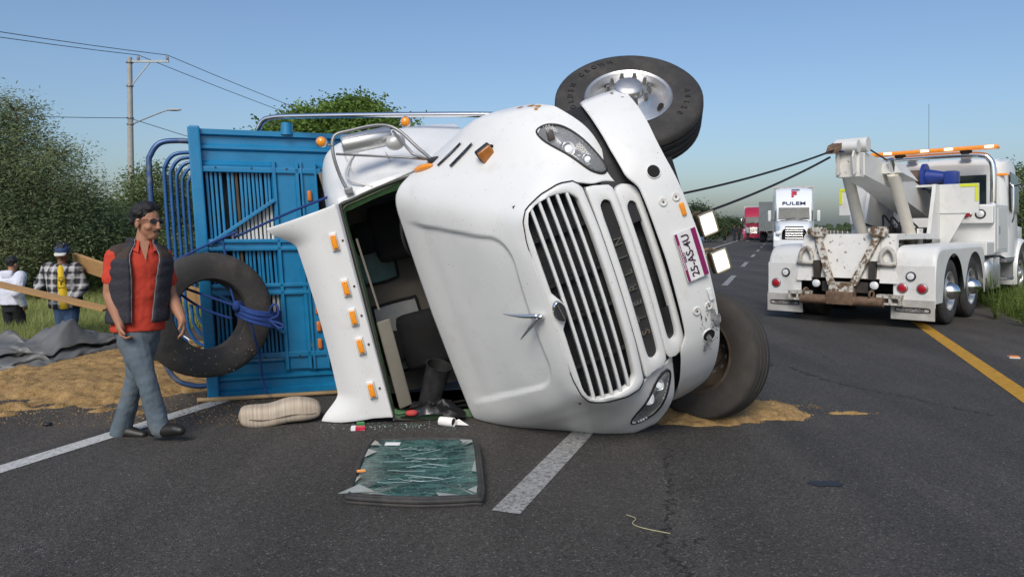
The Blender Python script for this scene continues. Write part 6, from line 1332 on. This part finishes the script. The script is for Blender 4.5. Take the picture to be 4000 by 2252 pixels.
def man_extra(o, q, R, V, f, r):
    hp, nk = V['hip'], V['neck']; z = Vector((0, 0, 1))
    # open quilted vest: wraps the back and sides, leaves the chest open
    secs = [(hp + z * .015, .192, .146), (hp.lerp(nk, .2), .186, .142), (hp.lerp(nk, .4), .190, .142), (hp.lerp(nk, .58), .196, .142), (hp.lerp(nk, .72), .198, .138), (hp.lerp(nk, .83), .19, .128), (hp.lerp(nk, .92), .150, .112), (nk + z * .005, .092, .092), (nk + z * .045, .082, .086)]
    rows = []; NQ = 56; op = [.34, .38, .40, .42, .46, .52, .6, .7, .75]
    L_ = spl([(i, a, b) for i, (c, a, b) in enumerate(secs)], 5); CC = spl([c for c, _, _ in secs], 5); OO = spl([(i, x, 0) for i, x in enumerate(op)], 5)
    for i, (c, ab, oo) in enumerate(zip(CC, L_, OO)):
        quilt = .006 * abs(sin(i * .62)); g = oo.y
        rows.append([c + r * ((ab.y + quilt) * sin(t)) + f * ((ab.z + quilt) * cos(t)) for t in [g + (2 * pi - 2 * g) * k / NQ for k in range(NQ + 1)]])
    v = MB().grid(rows).build('vest', VEST, o, True); v.parent = None
    modded(v, [('SOLIDIFY', dict(thickness=.014, offset=1))]); v.parent = o
    for p in v.data.polygons: p.use_smooth = True
    v.data.materials.append(YOKE)
    for p in v.data.polygons:
        if p.center.z > hp.lerp(nk, .83).z and p.center.z < nk.z - .01: p.material_index = 1
    for s in 'RL':
        a, e = V['sh' + s], V['el' + s]; mb = MB(); cone(mb, nk.lerp(a, .3) - z * .012, .066, a + (a - nk).normalized() * -.02 + z * .004, .074); solid(mb, 'vest_shoulder', YOKE, o, .011, 3)
        edge = [row[0 if s == 'L' else -1] for row in rows]; MB().tube([p + f * .008 for p in edge], .0055, 5).build('vest_zip', mat('zip_grey', (.16, .16, .17), .5, .4), o, True)
    mb = MB()
    for sg in (-.16, .16): mb.add([nk + z * .045 + r * sg * .45 + f * .04, nk + z * .03 + r * sg * .2 + f * .085, nk - z * .05 + r * sg * .28 + f * .118, nk - z * .02 + r * sg * .62 + f * .085], [(0, 1, 2, 3)])
    cl = mb.build('collar', REDS, o); modded(cl, [('SOLIDIFY', dict(thickness=.006))])
    # neckline skin triangle
    MB().add([nk + z * .03 + r * .035 + f * .075, nk + z * .03 - r * .035 + f * .075, nk - z * .11 + f * .128], [(0, 1, 2)]).build('open_neck', SKIN, o)
    # sunglasses
    for sg in (1, -1):
        mb = MB(); pts = [q(sg * .034 + .026 * cos(a), .088 - abs(cos(a) * .0) - (.010 if sg * cos(a) > 0 else 0) * abs(cos(a)), .012 + .019 * sin(a)) for a in [2 * pi * k / 16 for k in range(16)]]
        mb.prism(pts, R @ Vector((0, .004, 0))); mb.build('sunglass_lens', mat('dark_lens', (.012, .008, .014), .08, coat=.8), o)
        MB().tube([q(sg * .062, .076, .02), q(sg * .08, .03, .018), q(sg * .084, -.02, .006)], .003, 5).build('sunglass_arm', mat('glasses_brown', (.05, .012, .012), .4), o)
    MB().tube([q(-.012, .094, .018), q(.012, .094, .018)], .003, 5).build('sunglass_bridge', BLACKP, o)
    mb = MB(); mb.tube(spl([q(-.028, .08, -.06), q(-.016, .09, -.053), q(0, .093, -.051), q(.016, .09, -.053), q(.028, .08, -.06)], 3), .0048, 6); mb.build('moustache', HAIR, o, True)
    h = V['wrL'] + Vector((.025, -.035, -.12)); MB().cyl(h, h + Vector((.055, -.02, -.03)), .0042, n=8).build('cigarette', mat('cigarette_white', (.8, .8, .78), .8), o)
person('person', 'man in red polo shirt, dark padded vest and jeans walking right with sunglasses', ML, JM, dict(pants=JEANS, shirt=REDS, short=True, hair=HAIR, curl=1, shirtname='polo_shirt'), vox=.0065, extra=man_extra)
# ---- man in plaid carrying a board
PLm = Vector((-5.75, 9.5, -.22))
def lp(px, py, dy=0):
    Y = 9.5 + dy; return Vector(((px - 1288) / 1860 * Y - PLm.x, dy, 1.52 - (py - 572) / 1860 * Y - PLm.z))
JP = dict(fwd=(.35, -.94, 0), hf=(.25, -.87, -.42), head=lp(157, 636), neck=lp(155, 664), hip=lp(165, 762), shR=lp(122, 676, .0), elR=lp(102, 714, .02), wrR=lp(92, 732, -.12), shL=lp(188, 676, .03), elL=lp(206, 722, .05), wrL=lp(186, 746, -.12),
          hpR=lp(156, 772, -.02), knR=lp(152, 818, -.03), anR=lp(150, 872, .05), toeR=lp(152, 885, -.1), hpL=lp(176, 772, .02), knL=lp(178, 818, -.05), anL=lp(172, 872, .0), toeL=lp(178, 885, -.15), hdR=(.2, -.7, -.6), hdL=(-.2, -.7, -.6), cuR=.9, cuL=.9, hemz=-.06, hs=.95)
PLAID = bpy.data.materials.new('plaid_flannel'); PLAID.use_nodes = True; t_ = PLAID.node_tree; N_ = t_.nodes.new; Lk = t_.links; tc_ = N_('ShaderNodeTexCoord'); sx_ = N_('ShaderNodeSeparateXYZ'); Lk.new(tc_.outputs['Object'], sx_.inputs[0])
outs = []
for ax, k in (('X', 62), ('Z', 58), ('X', 148), ('Z', 139)):
    a = N_('ShaderNodeMath'); a.operation = 'MULTIPLY'; a.inputs[1].default_value = k; Lk.new(sx_.outputs[ax], a.inputs[0]); s_ = N_('ShaderNodeMath'); s_.operation = 'SINE'; Lk.new(a.outputs[0], s_.inputs[0]); outs.append(s_.outputs[0])
ad = N_('ShaderNodeMath'); Lk.new(outs[0], ad.inputs[0]); Lk.new(outs[1], ad.inputs[1]); a2 = N_('ShaderNodeMath'); Lk.new(outs[2], a2.inputs[0]); Lk.new(outs[3], a2.inputs[1]); a3 = N_('ShaderNodeMath'); a3.operation = 'MULTIPLY'; a3.inputs[1].default_value = .4; Lk.new(a2.outputs[0], a3.inputs[0]); a4 = N_('ShaderNodeMath'); Lk.new(ad.outputs[0], a4.inputs[0]); Lk.new(a3.outputs[0], a4.inputs[1])
mr_ = N_('ShaderNodeMapRange'); mr_.inputs[1].default_value = -2; mr_.inputs[2].default_value = 2; Lk.new(a4.outputs[0], mr_.inputs[0]); rm = N_('ShaderNodeValToRGB'); rm.color_ramp.elements[0].color = (.018, .018, .022, 1); rm.color_ramp.elements[0].position = .3; rm.color_ramp.elements[1].color = (.42, .42, .42, 1); rm.color_ramp.elements[1].position = .8; Lk.new(mr_.outputs[0], rm.inputs[0]); Lk.new(rm.outputs[0], t_.nodes['Principled BSDF'].inputs['Base Color']); t_.nodes['Principled BSDF'].inputs['Roughness'].default_value = .9
YEL = mat('yellow_tee', (.62, .42, .02), .85, var=.1)
def plaid_extra(o, q, R, V, f, r):
    hp, nk = V['hip'], V['neck']; z = Vector((0, 0, 1)); rows = []
    for c, a, b in [(hp - z * .06, .07, .172), (hp.lerp(nk, .3), .078, .168), (hp.lerp(nk, .6), .070, .166), (hp.lerp(nk, .85), .06, .146), (nk - z * .01, .045, .09)]:
        rows.append([c + r * (a * k / 4) + f * (b - .004 * k * k) for k in range(-4, 5)])
    MB().grid(rows).build('yellow_shirt', YEL, o, True)
    m0 = hp.lerp(nk, .55) + f * .172; text('shirt_print', 'Y', .1, basis(m0, -r, z), mat('print_dark', (.1, .08, .01), .8), o, depth=.002, bold=.002)
    MB().tube([m0 + (-r * cos(a) + z * sin(a)) * .075 for a in [2 * pi * k / 6 for k in range(6)]], .004, 5, True).build('print_ring', mat('print_dark', (.1, .08, .01)), o)
    cp_ = MB(); cp_.ball(q(0, -.012, .045), (.086, .1, .085), 16, 10, R); cap = solid(cp_, 'cap', mat('cap_blue', (.03, .06, .14), .8), o, .012, 1)
    cap.data.materials.append(mat('cap_cream', (.62, .6, .54), .85)); inv = R.transposed()
    for p in cap.data.polygons:
        if (inv @ (p.center - q(0, 0, 0))).y < -.005: p.material_index = 1
    b_ = MB(); b_.grid([[q(x, .065 + .0 * x, .042) for x in (-.07, -.035, 0, .035, .07)], [q(x, .125 - 3.2 * x * x, .05 - 2 * x * x) for x in (-.072, -.036, 0, .036, .072)], [q(x, .165 - 7 * x * x, .04 - 4 * x * x) for x in (-.06, -.03, 0, .03, .06)]]); bb = b_.build('cap_brim', mat('cap_cream', (.6, .6, .5)), o, True); modded(bb, [('SOLIDIFY', dict(thickness=.008))])
JEANB = mat('blue_jeans', (.06, .11, .21), .9, var=.25, scale=5, bump=.2, bscale=120)
person('person', 'man in plaid jacket, yellow shirt and cap carrying long boards in the grass', PLm, JP, dict(pants=JEANB, shirt=PLAID, shirtname='plaid_jacket', bulk=.022, hair=HAIR, skin=mat('skin_dark', (.20, .095, .06), .6)), vox=.009, extra=plaid_extra)
def lpw(px, py, Y): return Vector(((px - 1288) / 1860 * Y, Y, 1.52 - (py - 572) / 1860 * Y))
tag(MB().bar(lpw(-90, 695, 9.35), lpw(268, 778, 8.9), .15, .03, upv=(0, -.12, 1), bev=.004).build('long_board', PLANK, None), 'long light board held across the body of the man in plaid', 'board')
tag(MB().bar(lpw(188, 655, 9.75), lpw(330, 704, 9.2), .05, .21, upv=(0, -.3, 1), bev=.004).build('short_board', PLANK, None), 'wide brown board sticking out behind the plaid man to the right', 'board')
tag(MB().bar(lpw(455, 735, 9.4), lpw(512, 752, 8.6), .04, .22, upv=(0, -.2, 1), bev=.004).build('brown_board', PLANK, None), 'brown board seen through the hole of the spare tyre', 'board')
for k, (a, b, lab) in enumerate((((-4.2, 7.9, .12), (-3.3, 7.75, .26), 'splintered plank leaning on the hoops behind the spare tyre'), ((-4.1, 8.1, .08), (-3.0, 7.7, .12), 'short plank lying low behind the spare tyre'))):
    tag(MB().bar(a, b, .12, .03, bev=.003).build('loose_plank', PLANK, None), lab, 'plank')
# ---- generic far people
def jn(fa, stride=.25, arms=.15, h=1.7):
    k = h / 1.7; f = Vector((cos(fa), sin(fa), 0)); r = f.cross(Vector((0, 0, 1))); P = lambda a, b, z: (f * a + r * b + Vector((0, 0, z))) * k
    return dict(fwd=f, hf=f, head=P(.02, 0, 1.57), neck=P(0, 0, 1.42), hip=P(0, 0, .88), shR=P(0, .18, 1.36), elR=P(-arms, .23, 1.1), wrR=P(arms * .3 - .02, .22, .88), shL=P(0, -.18, 1.36), elL=P(arms * .2, -.23, 1.1), wrL=P(arms + .05, -.21, .9),
                hpR=P(0, .08, .86), knR=P(.08 + stride * .3, .08, .48), anR=P(stride, .08, .1), toeR=P(stride + .15, .09, .04), hpL=P(0, -.08, .86), knL=P(.03, -.08, .48), anL=P(-stride, -.08, .12), toeL=P(-stride + .14, -.09, .04), hs=k)
BLK = mat('black_cloth', (.014, .014, .017), .9, var=.3)
HOOD = mat('white_hoodie', (.60, .62, .70), .9, var=.08, bump=.2, bscale=60)
hx = lpw(28, 800, 12.6)
def hood_extra(o, q, R, V, f, r):
    mb = MB(); loft(mb, [(V['neck'] - Vector((0, 0, .08)) - f * .1, .1, .04), (V['neck'] - f * .09 + Vector((0, 0, .0)), .11, .05), (V['neck'] - f * .06 + Vector((0, 0, .05)), .085, .05)], f); solid(mb, 'hood', HOOD, o, .014, 3)
person('person', 'person in white hoodie and black trousers walking away at the left edge', (hx.x, 12.6, -.66), jn(1.35, .2, .12, 1.68), dict(pants=BLK, shirt=HOOD, shirtname='hoodie', bulk=.035, hair=HAIR), vox=.01, extra=hood_extra)
FP = [((1823, 77), -1.9, dict(pants=BLK, shirt=BLK, hair=HAIR, skin=SKIN_B, shoe=mat('white_shoe', (.6, .6, .6), .7)), 'woman in black with white shoes on the far left shoulder', 1.62, .12),
      ((1847, 80), -1.9, dict(pants=mat('navy_cloth', (.02, .024, .04), .9), shirt=mat('navy_jacket', (.018, .02, .03), .9), hair=HAIR, skin=SKIN_B), 'man in dark jacket walking left of the red truck', 1.78, .2),
      ((1859, 84), -1.6, dict(pants=BLK, shirt=mat('dark_brown_cloth', (.03, .022, .02), .9), hair=HAIR, skin=SKIN_B), 'man in dark clothes just behind the dark jacketed man', 1.75, .1),
      ((1873, 88), -1.9, dict(pants=mat('pink_cloth', (.4, .12, .2), .9), shirt=mat('pink_top', (.5, .14, .25), .9), hair=HAIR, skin=SKIN_B), 'person in pink beside the red truck fender', 1.6, .05),
      ((1881, 80), 1.2, dict(pants=mat('grey_cloth', (.03, .03, .035), .9), shirt=mat('light_grey_shirt', (.36, .37, .38), .9), hair=HAIR, skin=SKIN_B, shoe=mat('white_shoe', (.6, .6, .6))), 'person in light grey shirt in front of the red truck', 1.78, .15),
      ((1766, 60), -1.7, dict(pants=mat('far_jeans', (.08, .13, .24), .9), shirt=mat('far_dark_top', (.03, .03, .035), .9), hair=HAIR, skin=SKIN_B), 'person in blue jeans half hidden behind the bumper lamps', 1.7, .1)]
for (px, Y), fa, C_, lab, h, stv_ in FP:
    person('person', lab, ((px - 1288) / 1860 * Y, Y, .0), jn(fa, stv_, .15, h), C_, vox=.02, far=True, group='people on the far shoulder')
# helper bending behind the tow truck body: only back and cap show
hb_ = TM @ Vector((2.35, 1.75, 0)); jj = jn(-.6, .1, .2, 1.62)
person('person', 'person in blue shirt seen over the rear deck of the tow truck', (hb_.x, hb_.y, -.25), jj, dict(pants=BLK, shirt=mat('denim_shirt', (.10, .16, .26), .9), hair=HAIR, skin=SKIN_B), vox=.014, far=True)
bpy.data.scenes.remove(TMP)
